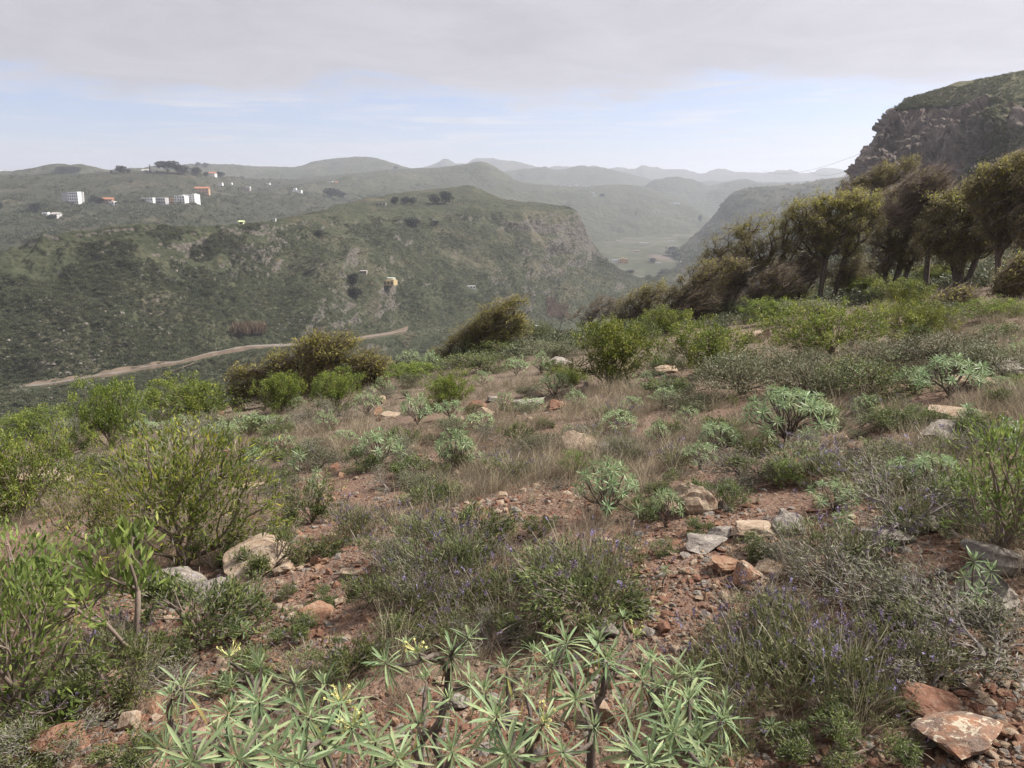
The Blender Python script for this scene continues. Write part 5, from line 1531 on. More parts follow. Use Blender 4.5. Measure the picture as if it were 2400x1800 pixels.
# lavender
def lavender(seed, w=0.6, h=0.42, nst=110, nh=0.7):
    r = np.random.default_rng(seed)
    fo, st, hd = MB(), MB(), MB()
    T = dome_tips(r, 90, w, h * 0.62, 6, 0.6, 0.1)
    for t_ in T:
        tuft(fo, t_, 26, 0.036, unit(t_ * np.array([1, 1, 0.3])) * 0.5 + np.array([0, 0, 0.7]), 0.8, 0.036, 0.0066, 0, 1, r, 0, 'd')
    k = rng.integers(0, 1)
    B = T[r.integers(0, len(T), nst)] * np.array([1, 1, 0.6])
    D = unit(B * np.array([0.9, 0.9, 0]) + r.normal(size=(nst, 3)) * 0.12 + np.array([0, 0, 0.5]))
    L = r.uniform(0.16, 0.30, nst) * h / 0.42
    side = unit(np.cross(D, rand_unit(nst, r)))
    for q in range(3):
        f0, f1 = q / 3, (q + 1) / 3
        sag = np.array([0, 0, -0.05])
        p0, p1 = B + D * (L * f0)[:, None] + sag * f0 ** 2, B + D * (L * f1)[:, None] + sag * f1 ** 2
        wv = 0.0018
        V = np.stack([p0 - side * wv, p0 + side * wv, p1 + side * wv, p1 - side * wv], 1)
        st.add(V.reshape(-1, 3), np.arange(nst)[:, None] * 4 + np.arange(4)[None], 0, np.repeat(r.uniform(0, 1, nst), 4))
    tip = B + D * L[:, None] + np.array([0, 0, -0.05])
    for i in range(int(nst * nh * 0.55)):
        for b_ in range(r.integers(1, 4)):
            dd = unit(D[i] + 0.5 * rand_unit(1, r)[0])
            m_ = 9
            c = tip[i] + dd * np.linspace(0, 0.032, m_)[:, None]
            fl = r.uniform() < 0.09
            tuft_d = unit(dd + 0.9 * rand_unit(m_, r))
            leaves(hd, c, tuft_d, 0.011, 0.007, r.uniform(0.4, 1.0, m_) if fl else r.uniform(0, 0.45, m_), 0, 'd', 0, r)
    return [('foliage', fo.mesh('foliage', M_LAVLEAF), None), ('stalks', st.mesh('stalks', M_LAVSTALK), None), ('flowers', hd.mesh('flowers', M_LAVHEAD), None)]


LAV = [lavender(600 + k) for k in range(4)]
LAVS = [(1360, 1400, 300, 190, 'large lavender with brown-purple spikes in the centre'), (1060, 1370, 230, 170, 'lavender clump left of the central one'), (1010, 1280, 200, 130, 'lavender behind the dense central shrub'),
        (950, 1440, 220, 170, 'wispy lavender at the left centre'), (1780, 1650, 330, 240, 'big grassy lavender right of the front euphorbias'), (1960, 1680, 300, 220, 'lavender with pale violet spikes at the lower right'),
        (1680, 1760, 220, 200, 'lavender with the brightest violet flowers at the bottom'), (1860, 1500, 260, 170, 'lavender behind the star rosettes'), (2130, 1540, 260, 150, 'sparse lavender in the twiggy tangle'),
        (1950, 1340, 230, 150, 'lavender growing through the dry twigs'), (2080, 1170, 260, 110, 'violet lavender patch below the right cushion'), (1900, 1110, 240, 90, 'violet lavender patch below the domed euphorbia'),
        (2220, 1080, 200, 80, 'violet lavender on the right slope'), (2140, 1230, 200, 90, 'lavender left of the right-edge leafy shrub'), (830, 1260, 170, 110, 'lavender beside the left dry grass'),
        (480, 1395, 150, 60, 'small lavender below the large airy shrub'), (740, 1590, 160, 90, 'lavender above the left front euphorbia'), (260, 1560, 170, 110, 'lavender at the foot of the sapling'),
        (120, 1700, 200, 110, 'lavender under the left-edge leafy shrub'), (1250, 1340, 170, 110, 'lavender between the two central clumps'), (2320, 1270, 180, 90, 'lavender by the right-edge boulder'),
        (1180, 1130, 150, 80, 'faint lavender in the dry grass'), (1580, 1100, 150, 80, 'lavender behind the upright boulder')]
LAVS += [(1130, 1420, 220, 150, 'lavender just right of the grey wiry bush'), (1440, 1340, 170, 130, 'lavender at the right side of the central clump'), (890, 1330, 150, 100, 'lavender left of the wiry dry shrub'),
         (1060, 1500, 180, 110, 'lavender behind the thin-stalked euphorbia'), (2020, 1560, 220, 150, 'lavender between the twigs and the star rosettes'), (1740, 1540, 170, 120, 'lavender right of the crowded front euphorbia'),
         (2060, 1690, 190, 130, 'lavender left of the brown slab'), (180, 1620, 160, 100, 'lavender left of the sapling foot')]
for k, (x, y, w_, h_, lab) in enumerate(LAVS):
    put('lavender', LAV, k, 0.62, 0.44, x, y, w_, h_, 'lavender', lab, group='lavender clumps')


# ---- euphorbias
def rosette(mb, c, ax, r, n=24, L=0.10, W=0.012, low=-35, high=72, tint=(0.2, 0.95)):
    ax = unit(np.asarray(ax, float))
    e1 = unit(np.cross(ax, [0.3, 0.9, 0.1]))
    e2 = np.cross(ax, e1)
    k = np.arange(n)
    ph = k * 2.39996 + r.uniform(0, 6)
    el = np.radians(high + (low - high) * (k / (n - 1)) ** 0.8 + r.normal(0, 6, n))
    D = np.cos(el)[:, None] * (np.cos(ph)[:, None] * e1 + np.sin(ph)[:, None] * e2) + np.sin(el)[:, None] * ax
    leaves(mb, np.asarray(c) + D * 0.006 + ax * 0.012 * (1 - k / n)[:, None], D, L * r.uniform(0.75, 1.1, n) * (0.65 + 0.35 * np.minimum(1, k / 6)), W, r.uniform(*tint, n), 0, 'l', 0.12, r)


ROS = []
for k in range(5):
    mb = MB()
    rosette(mb, (0, 0, 0), (0, 0, 1), np.random.default_rng(700 + k), 24, 0.095, 0.0125)
    ROS.append(mb.mesh('rosette', M_EUPH))


def align(p, ax, s=1.0, spin=0.0):
    q = Vector(ax).to_track_quat('Z', 'Y')
    return Matrix.Translation(Vector(p)) @ q.to_matrix().to_4x4() @ Matrix.Rotation(spin, 4, 'Z') @ Matrix.Scale(s, 4)


def euph(seed, w=0.9, h=0.55, n=20, split=True, rt=0.006):
    r = np.random.default_rng(seed)
    a = np.arange(n) * 2.39996
    q = np.sqrt((np.arange(n) + 0.5) / n)
    T = np.stack([np.cos(a) * q * w * 0.42, np.sin(a) * q * w * 0.42, h * 0.86 * (1 - 0.55 * q ** 2) + r.normal(0, 0.05 * h, n)], -1) + r.normal(size=(n, 3)) * 0.03 * w
    sk = skeleton(np.array([0, 0, -0.02]), T, r, alpha=0.75, seg=0.07, curve=0.3, jit=0.07, up=0.9)
    st = MB()
    stems_mesh(st, sk, rt, 0.42, 6)
    parts = [('stems', st.mesh('stems', M_ESTEM, True), None)]
    if split:
        for t_ in T:
            ax = unit(t_ * np.array([0.8, 0.8, 0]) + np.array([0, 0, 0.42]))
            parts.append(('rosette', ROS[r.integers(0, 5)], align(t_, ax, r.uniform(0.75, 1.15), r.uniform(0, 6))))
    else:
        fo = MB()
        for t_ in T:
            rosette(fo, t_, unit(t_ * np.array([0.8, 0.8, 0]) + np.array([0, 0, 0.42])), r, 15, 0.10, 0.017, tint=(0.25, 0.97))
        parts.append(('foliage', fo.mesh('foliage', M_EUPH), None))
    return parts


E_BIG = [euph(710, 1.0, 0.55, 44), euph(711, 0.8, 0.5, 24), euph(712, 0.6, 0.45, 14), euph(713, 0.7, 0.45, 18)]
E_W = [(1.12, 0.62), (0.9, 0.56), (0.72, 0.52), (0.82, 0.52)]
E_SMALL = [euph(720, 0.22, 0.3, 3), euph(721, 0.3, 0.34, 5), euph(722, 0.14, 0.32, 2), euph(723, 0.02, 0.34, 1)]
ES_W = [(0.36, 0.37), (0.42, 0.4), (0.3, 0.38), (0.19, 0.39)]
E_FAR = [euph(730 + k, 0.95, 0.6, 26, False, 0.006) for k in range(3)]
GE = 'pale green euphorbias on the slope'
for P_, W_, k, x, y, w_, h_, lab, ln in [
        (E_BIG, E_W, 0, 1845, 1035, 275, 150, 'domed pale green euphorbia with bare branching stems', 'the domed euphorbia'),
        (E_BIG, E_W, 1, 2225, 930, 190, 105, 'pale euphorbia with spreading stems on the right slope', 'the right-slope euphorbia'),
        (E_BIG, E_W, 3, 2140, 925, 120, 75, 'low euphorbia left of the spreading one on the right slope', None),
        (E_BIG, E_W, 1, 1425, 1215, 215, 165, 'star-leaved euphorbia on dark stems in the middle clearing', 'the star-leaved euphorbia'),
        (E_BIG, E_W, 2, 1560, 1235, 105, 115, 'small euphorbia between the star-leaved one and the upright boulder', None),
        (E_BIG, E_W, 3, 890, 1090, 160, 110, 'candelabra euphorbia in the left middle slope', 'the left candelabra euphorbia'),
        (E_BIG, E_W, 1, 1072, 1100, 140, 115, 'candelabra euphorbia in the centre middle slope', 'the centre candelabra euphorbia'),
        (E_BIG, E_W, 3, 980, 995, 120, 95, 'pale euphorbia below the fresh green bush', None),
        (E_BIG, E_W, 2, 1055, 985, 90, 60, 'yellowish euphorbia right below the fresh green bush', None),
        (E_BIG, E_W, 2, 1680, 1065, 130, 95, 'euphorbia left of the domed one', None),
        (E_SMALL, ES_W, 1, 2275, 1455, 130, 160, 'many-headed euphorbia on a forked stem by the pale boulder', 'the forked-stem euphorbia'),
        (E_SMALL, ES_W, 0, 1965, 1275, 95, 110, 'two-headed euphorbia above the lavender thicket', None),
        (E_BIG, E_W, 2, 2190, 1160, 150, 110, 'star-leaved euphorbia left of the right-edge leafy shrub', None),
        (E_BIG, E_W, 3, 1955, 1200, 150, 90, 'low pale euphorbia below the violet lavender patch', None),
        (E_SMALL, ES_W, 0, 2270, 1005, 70, 70, 'single-stemmed euphorbia on the right slope', None),
        (E_SMALL, ES_W, 1, 2355, 1060, 90, 80, 'small euphorbia near the right picture edge', None),
        (E_SMALL, ES_W, 2, 1955, 1660, 130, 100, 'pair of star rosettes in front of the grassy lavender', 'the star rosette pair'),
        (E_SMALL, ES_W, 3, 1806, 1750, 90, 85, 'single low star rosette beside the violet flowers', None),
        (E_SMALL, ES_W, 3, 1556, 1385, 40, 95, 'thin single-stalk euphorbia on bare gravel', None),
        (E_SMALL, ES_W, 3, 1192, 1430, 45, 90, 'thin single-stalk euphorbia among the central lavender', None),
        (E_SMALL, ES_W, 3, 2090, 1310, 50, 60, 'tiny star euphorbia in the twigs', None),
        (E_SMALL, ES_W, 1, 960, 1260, 100, 60, 'pale small euphorbia in the dense central shrub', None),
        (E_SMALL, ES_W, 0, 560, 1500, 110, 70, 'small star-leaved euphorbia in front of the dark twiggy shrub', None),
        (E_SMALL, ES_W, 1, 745, 1180, 70, 90, 'small euphorbia right of the large airy shrub', None),
        (E_SMALL, ES_W, 2, 700, 1130, 60, 90, 'upright little euphorbia above the airy shrub', None),
        (E_BIG, E_W, 2, 1640, 1100, 110, 80, 'low euphorbia behind the upright boulder', None),
        (E_SMALL, ES_W, 1, 1790, 1060, 90, 60, 'small euphorbia at the right foot of the domed one', None),
        (E_SMALL, ES_W, 0, 2380, 1180, 80, 90, 'pale euphorbia behind the right-edge leafy shrub', None),
        (E_BIG, E_W, 3, 2120, 1140, 130, 80, 'wide pale euphorbia beside the lavender on the right', None)]:
    put('euphorbia', P_, k, W_[k][0], W_[k][1], x, y, w_, h_, 'euphorbia', lab, group=GE, land=ln)
FARE = [(700, 962), (862, 975), (1012, 880), (1268, 876), (765, 1012), (585, 1022), (640, 1008), (1248, 965), (1560, 955), (2090, 868), (2385, 855), (2150, 800), (422, 1018), (165, 1065), (335, 1020),
        (1130, 905), (900, 930), (1350, 960), (1480, 960), (1300, 930), (960, 860), (1180, 960), (810, 1040), (520, 1045), (390, 1075), (1450, 1010), (1610, 1000), (2290, 905), (2350, 930), (2030, 975),
        (600, 1110), (665, 1060), (1125, 1010), (1330, 1040), (1540, 1045), (130, 1130), (1090, 850), (1210, 880), (1530, 905), (1990, 915)]
for k, (x, y) in enumerate(FARE):
    r_ = np.random.default_rng(900 + k)
    put('euphorbia', E_FAR, k, 1.05, 0.68, x, y, r_.uniform(55, 125), r_.uniform(36, 75), 'euphorbia', None, auto='pale far euphorbia', group='far euphorbias')


r_ = np.random.default_rng(301)
k = 0
while k < 150:
    x, y = r_.uniform(120, 2390), 850 + 330 * r_.uniform() ** 1.1
    if y < 985 - 0.13 * x + (0 if x < 1200 else (x - 1200) * 0.1):
        continue
    q = r_.choice(5, p=[.27, .29, .14, .20, .10])
    sz = r_.uniform(0.5, 1.5) * (0.5 + (y - 800) / 500)
    if q == 0:
        put('low_shrub', LOW, k, 0.55, 0.34, x, y, 75 * sz, 42 * sz, 'shrub', None, auto='small dark green shrub', group='small shrubs of the middle slope')
    elif q == 1:
        put('twiggy_shrub', TWIGGY, k, 0.6, 0.4, x, y, 85 * sz, 50 * sz, 'shrub', None, auto='small twiggy shrub', group='small shrubs of the middle slope')
    elif q == 2:
        put('lavender', LAV, k, 0.62, 0.44, x, y, 85 * sz, 50 * sz, 'lavender', None, auto='small lavender clump', group='small lavender of the middle slope')
    elif q == 3:
        put('cushion_shrub', CUSHION, k, 1.4, 0.7, x, y, 80 * sz, 36 * sz, 'shrub', None, auto='small cushion shrub', group='small shrubs of the middle slope')
    else:
        put('leafy_shrub', BROAD, 1, 0.9, 0.8, x, y, 55 * sz, 45 * sz, 'shrub', None, auto='small leafy shrub', group='small shrubs of the middle slope')
    k += 1


# the front euphorbias: every leaf of a rosette is a piece of its own
def leaf_mesh(seed, tint):
    r = np.random.default_rng(seed)
    t_ = np.linspace(0, 1, 6)
    wd = np.array([0.22, 0.5, 0.8, 1.0, 0.86, 0.0]) * 0.040
    dro = -r.uniform(0.04, 0.38) * t_ ** 2 + r.uniform(-0.03, 0.04) * np.sin(t_ * 5)
    sway = r.normal(0, 0.06) * t_ ** 2
    V = []
    for a, w_, z, s_ in zip(t_[:-1], wd[:-1], dro, sway):
        V += [[a, s_ - w_, z + w_ * 0.35], [a, s_, z], [a, s_ + w_, z + w_ * 0.35]]
    V.append([1, sway[-1], dro[-1]])
    Fq = []
    for i in range(4):
        o_ = i * 3
        Fq += [[o_, o_ + 3, o_ + 4, o_ + 1], [o_ + 1, o_ + 4, o_ + 5, o_ + 2]]
    mb = MB()
    mb.add(V, Fq, 0, tint)
    mb.more([[12, 15, 13], [13, 15, 14]])
    return mb.mesh('leaf', M_EUPH, True)


LEAF = [leaf_mesh(800 + k, (0.2, 0.45, 0.65, 0.9)[k % 4]) for k in range(12)]
YLEAF = [leaf_mesh(820, 0.975), leaf_mesh(821, 1.0)]
BUD = []
for k in range(2):
    mb = MB()
    rosette(mb, (0, 0, 0.004), (0, 0, 1), np.random.default_rng(830 + k), 9, 0.045, 0.007, 45, 85, (0.7, 0.95))
    BUD.append(mb.mesh('rosette', M_EUPH))


def flowers(seed):
    r = np.random.default_rng(seed)
    mb = MB()
    for k in range(11):
        d = unit(np.array([r.normal() * 0.8, r.normal() * 0.8, 0.8]))
        p = d * r.uniform(0.035, 0.06)
        tube(mb, [[0, 0, 0], p * 0.6 + np.array([0, 0, -0.004]), p], 0.0013, 4)
        for q in range(5):
            e = rand_unit(1, r)[0]
            leaves(mb, p[None] - e * 0.004, e[None], 0.011, 0.008, 0.5, 0, 'd', 0, r)
    return mb.mesh('flower_cluster', M_FLOWER)


FLOW = [flowers(840), flowers(841)]


def front_euph(base, ros, label, seed, land=None):
    r = np.random.default_rng(seed)
    W3 = []
    for q in ros:
        W3.append(at(q[0], q[1], 2.5 - (q[1] - 1500) / 290 * 0.70 + r.normal(0, 0.05)))
    W3 = np.array(W3)
    bx, by = W3[:, 0].mean(), W3[:, 1].mean() + 0.02
    b = np.array([bx, by, float(H(bx, by))])
    root = link('euphorbia', None, loc=tuple(b))
    tag(root, label, 'euphorbia', 'front euphorbias', land)
    T, S_, K = [], [], []
    for q in ros:
        T.append(W3[len(T)] - b)
        S_.append(q[2] * r.uniform(0.78, 1.12))
        K.append(q[3] if len(q) > 3 else '')
    T = np.array(T)
    T[:, 2] = np.maximum(T[:, 2], 0.10)
    sk = skeleton(np.array([0, 0, -0.03]), T, r, alpha=0.42, seg=0.05, curve=0.45, jit=0.05, up=1.2)
    st = MB()
    stems_mesh(st, sk, 0.0072, 0.36, 7)
    st.build('stems', M_ESTEM, root, True)
    for t_, s_, k in zip(T, S_, K):
        ax = unit(t_ * np.array([0.9, 0.9, 0]) + np.array([0, -0.05, 0.45]) + r.normal(size=3) * 0.1)
        ro = link('rosette', BUD[r.integers(0, 2)], root)
        Mt = align(t_, ax, 1.0, r.uniform(0, 6))
        ro.matrix_basis = Mt
        if k == 'f':
            fl = link('flower_cluster', FLOW[r.integers(0, 2)], ro)
            fl.location = (0, 0, 0.02)
        n = int(r.integers(26, 35)) if s_ > 0.8 else int(r.integers(15, 20))
        for i in range(n):
            f = i / (n - 1)
            ph = i * 2.39996 + r.normal(0, 0.15)
            el = math.radians(70 - 128 * f ** 0.9 + r.normal(0, 10))
            d = Vector((math.cos(el) * math.cos(ph), math.cos(el) * math.sin(ph), math.sin(el)))
            side = Vector((-math.sin(ph), math.cos(ph), 0))
            nrm_ = d.cross(side)
            if nrm_.z < 0:
                nrm_ = -nrm_
                side = -side
            R3 = Matrix((d, side, nrm_)).transposed().to_4x4()
            L = 0.102 * s_ * r.uniform(0.62, 1.18) * (0.6 + 0.4 * min(1, f * 4))
            lf = link('leaf', YLEAF[r.integers(0, 2)] if (f > 0.75 and r.uniform() < 0.14) else LEAF[r.integers(0, 12)], ro)
            lf.matrix_basis = Matrix.Translation(d * 0.005 + Vector((0, 0, 0.016 * (1 - f) - 0.02 * f))) @ R3 @ Matrix.Diagonal((L, L * r.uniform(0.9, 1.3), L, 1))


FRONT = [
    ('left', [(430, 1616, 1.0), (402, 1640, .85), (401, 1692, .9), (506, 1721, .95), (394, 1755, .95), (452, 1786, 1.0), (535, 1677, .85)], 'leftmost front euphorbia, set slightly apart', 'the leftmost front euphorbia'),
    ('flower', [(543, 1616, .95), (611, 1565, 1.0), (539, 1552, .7, 'f'), (608, 1650, .9), (560, 1780, 1.0), (644, 1775, 1.0), (600, 1720, .85), (690, 1610, .8)], 'front euphorbia with a raised yellow flower head, second from left', 'the raised-flower euphorbia'),
    ('mid', [(683, 1656, .95), (723, 1680, 1.0), (760, 1609, .85), (749, 1742, .95), (700, 1790, .9), (800, 1660, .9, 'f'), (825, 1708, .9, 'f'), (843, 1627, .9)], 'front euphorbia with clustered greenish-yellow flower buds', 'the budding front euphorbia'),
    ('open', [(977, 1703, 1.25), (880, 1742, .95), (930, 1785, 1.0), (1060, 1765, 1.05), (1050, 1650, .85), (1000, 1600, .7)], 'front euphorbia with the largest open rosette', 'the open-rosette euphorbia'),
    ('stalks', [(905, 1556, .8), (955, 1520, .7), (984, 1540, .6, 'f'), (1057, 1538, .85), (1097, 1497, .8), (1100, 1605, .95)], 'thin-stalked front euphorbia with rosettes on bare upright stems', 'the thin-stalked euphorbia'),
    ('centre', [(1136, 1627, 1.05), (1162, 1685, 1.05), (1187, 1572, 1.0), (1252, 1536, .9), (1232, 1620, .95), (1194, 1771, .95), (1270, 1700, .8, 'f')], 'front euphorbia just left of the dark forked stems', 'the centre front euphorbia'),
    ('dark', [(1328, 1511, 1.05), (1404, 1507, 1.1), (1422, 1552, 1.1), (1294, 1562, 1.05), (1393, 1706, .8), (1320, 1764, .85), (1350, 1640, .8), (1460, 1455, .5), (1483, 1500, .5, 'f')], 'tallest front euphorbia with dark stems forking low', 'the dark-stemmed front euphorbia'),
    ('crowd', [(1527, 1554, 1.0), (1505, 1598, 1.05), (1585, 1594, 1.1), (1560, 1670, 1.05), (1470, 1680, .9), (1480, 1760, .9), (1545, 1620, .9), (1520, 1790, 1.05)], 'front euphorbia crowded with rosettes right of the dark stems', 'the crowded front euphorbia'),
    ('right', [(1622, 1590, 1.0), (1614, 1645, 1.05), (1690, 1690, .95), (1700, 1650, .8), (1570, 1764, 1.1), (1578, 1720, 1.0), (1640, 1740, 1.0), (1660, 1800, 1.0)], 'rightmost front euphorbia beside the violet lavender', 'the rightmost front euphorbia')]
for k, (_, ros, lab, ln) in enumerate(FRONT):
    front_euph(None, ros, lab, 850 + k, ln)


# ---- stones
def rock_mat(name, base, alt, lichen, lich_amt):
    m, t = new_mat(name)
    tco = t.n('ShaderNodeTexCoord').outputs['Object']
    oi = t.n('ShaderNodeObjectInfo').outputs['Random']
    off = t.n('ShaderNodeVectorMath', {0: tco, 1: t.n('ShaderNodeCombineXYZ', {0: t.math('MULTIPLY', oi, 37.0), 1: t.math('MULTIPLY', oi, 11.0)}).outputs[0]}, operation='ADD').outputs[0]
    a = t.noise(off, 2.2, 5, 0.65, 0.5)
    b_ = t.noise(off, 9.0, 5, 0.7)
    c = t.mix(t.ss(a, 0.38, 0.62), base, alt)
    c = t.mix(t.math('MULTIPLY', t.ss(b_, 0.52, 0.7), 0.5), c, tuple(v * 0.5 for v in base))
    l1 = t.noise(off, 4.5, 6, 0.7, 1.2)
    l2 = t.noise(off, 13.0, 4, 0.6, 0.6)
    li = t.math('MULTIPLY', t.math('MAXIMUM', t.ss(l1, 0.54, 0.60), t.math('MULTIPLY', t.ss(l2, 0.60, 0.66), 0.8)), lich_amt)
    c = t.mix(li, c, lichen)
    bp = t.n('ShaderNodeBump', {'Strength': 0.7, 'Distance': 0.03, 'Height': t.math('ADD', a, t.math('MULTIPLY', b_, 0.5))})
    s = t.n('ShaderNodeBsdfPrincipled', {'Base Color': c, 'Roughness': 0.92, 'Specular IOR Level': 0.15, 'Normal': bp.outputs[0]})
    finish(t, s.outputs[0])
    return m


ROCKM = {'tan': rock_mat('tan_stone', (0.27, 0.19, 0.13), (0.36, 0.28, 0.205), (0.46, 0.40, 0.32), 0.5),
         'grey': rock_mat('grey_stone', (0.17, 0.145, 0.125), (0.27, 0.24, 0.21), (0.42, 0.38, 0.32), 0.55),
         'orange': rock_mat('orange_stone', (0.23, 0.125, 0.078), (0.30, 0.19, 0.125), (0.42, 0.34, 0.25), 0.4),
         'rust': rock_mat('rust_stone', (0.155, 0.078, 0.052), (0.225, 0.12, 0.08), (0.30, 0.22, 0.16), 0.3),
         'lichen': rock_mat('lichen_stone', (0.17, 0.125, 0.10), (0.29, 0.15, 0.09), (0.46, 0.40, 0.30), 0.9)}


def boulder(seed, mat, planes=15, flat=0.5, sub=4):
    r = np.random.default_rng(seed)
    bm = bmesh.new()
    bmesh.ops.create_icosphere(bm, subdivisions=sub, radius=1.0)
    V = np.array([v.co[:] for v in bm.verts])
    V = V * np.array([1, r.uniform(0.65, 0.9), 1])
    for _ in range(planes):
        n = rand_unit(1, r)[0]
        d = r.uniform(0.32, 0.62)
        ov = np.maximum(0, V @ n - d)
        V = V - ov[:, None] * n * 0.99
    V = V + unit(V) * (0.035 * fbm(V * 3.1 + seed, 3, seed) + 0.02 * np.sign(vnoise(V * np.array([2, 2, 9]) + seed, seed)))[:, None]
    V = V * np.array([1, 1, flat])
    V = V / (V[:, 0].max() - V[:, 0].min())
    for v, q in zip(bm.verts, V):
        v.co = q
    me = bpy.data.meshes.new('stone')
    bm.to_mesh(me)
    bm.free()
    me.polygons.foreach_set('use_smooth', [False] * len(me.polygons))
    me.materials.append(mat)
    return me


def stone(px, py, wpx, hpx, tone, label, seed, auto=None, group='stones', land=None, big=True, tilt=0.12, me=None, yaw=None):
    """py is the foot of the stone in the picture"""
    r = np.random.default_rng(seed)
    b = hit(px, py)
    s = np.linalg.norm(b - EYE) / F_PX
    me = me or (boulder(seed, ROCKM[tone]) if big else None)
    o = link('boulder' if big and wpx > 70 else 'stone', me)
    dz = me.vertices
    zz = [v.co.z for v in me.vertices]
    zh = max(zz) - min(zz)
    sc = wpx * s
    szz = hpx * s / max(zh, 1e-3)
    o.scale = (sc, sc, szz)
    o.rotation_euler = (r.normal(0, tilt), r.normal(0, tilt), r.uniform(-0.6, 0.6) if yaw is None else yaw)
    o.location = tuple(b + np.array([0, sc * 0.35, -min(zz) * szz - 0.22 * hpx * s]))
    tag(o, label, 'stone', group, land, auto)
    return o


STONES = [(1625, 1205, 95, 85, 'tan', 'upright pale boulder with a rust stain beside a dark shrub', 'the upright boulder'), (1650, 1292, 90, 28, 'grey', 'flat dark-edged slab below the upright boulder', 'the dark-edged slab'),
          (1765, 1385, 75, 60, 'lichen', 'squat stone with a round pale face on red gravel', 'the pale-faced stone'), (1707, 1345, 65, 30, 'orange', 'flat orange stone left of the pale-faced one', None),
          (1810, 1350, 60, 30, 'tan', 'tan stone just behind the pale-faced one', None), (1790, 1270, 120, 30, 'tan', 'long tan slab in the row of slabs', 'the long tan slab'),
          (1860, 1255, 70, 40, 'grey', 'grey pointed stone at the end of the slab row', None), (1700, 1265, 60, 26, 'grey', 'small grey slab left of the long tan slab', None), (2270, 1788, 165, 62, 'lichen', 'large orange slab spotted with pale lichen', 'the lichen-spotted slab'),
          (2230, 1705, 130, 50, 'rust', 'brown slab behind the lichen-spotted one', None), (2365, 1450, 150, 95, 'grey', 'big pale grey boulder at the right edge', 'the pale edge boulder'), (2385, 1355, 130, 60, 'grey', 'rounded grey boulder above the pale edge boulder', None),
          (2370, 1500, 50, 35, 'orange', 'small orange stone under the pale edge boulder', None), (590, 1350, 150, 50, 'tan', 'pale flat slab beside a low leafy shrub', 'the pale slab'), (545, 1370, 90, 22, 'rust', 'thin rust slab leaning under the pale slab', None),
          (660, 1345, 50, 25, 'tan', 'pale wedge stone right of the pale slab', None), (400, 1400, 110, 45, 'grey', 'greyish flat rock below the large airy shrub', 'the grey flat rock'), (480, 1415, 100, 28, 'grey', 'long grey slab right of the grey flat rock', None),
          (740, 1330, 40, 32, 'orange', 'triangular orange stone on the gravel', None), (745, 1465, 75, 38, 'orange', 'flat orange stone left of the central shrubs', 'the flat orange stone'), (705, 1480, 45, 25, 'rust', 'rust stone beside the flat orange one', None),
          (120, 1790, 90, 50, 'rust', 'brown rock in the bottom left corner', 'the corner rock'), (220, 1700, 90, 35, 'rust', 'low brown rock in the shade of the left-edge shrub', None), (815, 1355, 45, 20, 'tan', 'pale chip beside the wispy lavender', None),
          (2150, 1250, 100, 45, 'grey', 'grey rock half under the dark wiry bush', None), (2080, 1290, 110, 40, 'grey', 'flat grey rock left of the wiry bush', None), (1330, 1480, 110, 50, 'tan', 'pale rock below the wide dark green shrub', 'the pale centre rock'),
          (1420, 1500, 60, 40, 'grey', 'round grey rock right of the pale centre rock', None), (1170, 1510, 80, 40, 'tan', 'pale rock behind the dead grey shrub', None), (1390, 1700, 90, 70, 'tan', 'tan stone between the front euphorbia stems', None),
          (1060, 1670, 70, 35, 'grey', 'grey stone behind the open-rosette euphorbia', None), (1080, 1095, 60, 22, 'tan', 'pale stone under the centre candelabra euphorbia', None), (1150, 1115, 55, 25, 'tan', 'pale stone in the central dry grass', None),
          (1370, 1060, 90, 24, 'tan', 'long pale slab in the dry grass', None), (1420, 1055, 60, 18, 'grey', 'grey slab right of the long pale slab in the grass', None), (1440, 1015, 40, 22, 'tan', 'pale stone below the large round bush', None),
          (1140, 980, 50, 28, 'tan', 'pale rock in the rock patch at mid slope', 'the mid-slope rock'), (1120, 970, 60, 30, 'rust', 'reddish rock beside the mid-slope rock', None), (1235, 960, 80, 24, 'grey', 'dark flat rock in the mid-slope patch', None),
          (1310, 960, 60, 26, 'rust', 'reddish flat rock right of the mid-slope patch', None), (1310, 855, 60, 18, 'grey', 'grey rock ledge left of the large round bush', None), (850, 900, 50, 16, 'tan', 'pale rock on the brow right of the low tree mound', None),
          (900, 985, 60, 16, 'tan', 'flat pale rock above the left candelabra euphorbia', None), (1700, 870, 110, 22, 'grey', 'dark ledge stone below the green bush', None), (1570, 875, 60, 22, 'tan', 'pale stone at the foot of the green bush', None),
          (1775, 800, 60, 26, 'tan', 'pale stone between the two thickets', None), (2360, 880, 120, 40, 'grey', 'grey outcrop near the right edge', 'the right outcrop'), (2310, 915, 80, 30, 'tan', 'tan block below the right outcrop', None),
          (2040, 965, 60, 26, 'tan', 'tan stone below the grey cushions', None), (2260, 985, 110, 26, 'tan', 'flat tan rock on the right slope', None), (2270, 1045, 120, 24, 'grey', 'long grey rock on the right slope', None),
          (930, 1060, 80, 18, 'tan', 'flat pale rock left of the centre candelabra', None), (560, 1160, 70, 18, 'tan', 'pale stone right of the large airy shrub', None), (90, 1150, 110, 40, 'tan', 'pale rock under the big left-edge bush', None),
          (330, 1265, 60, 24, 'orange', 'orange rock left of the airy shrub base', None)]
for k, (x, y, w_, h_, tn, lab, ln) in enumerate(STONES):
    stone(x, y, w_, h_, tn, lab, 1000 + k, land=ln, tilt=0.1)

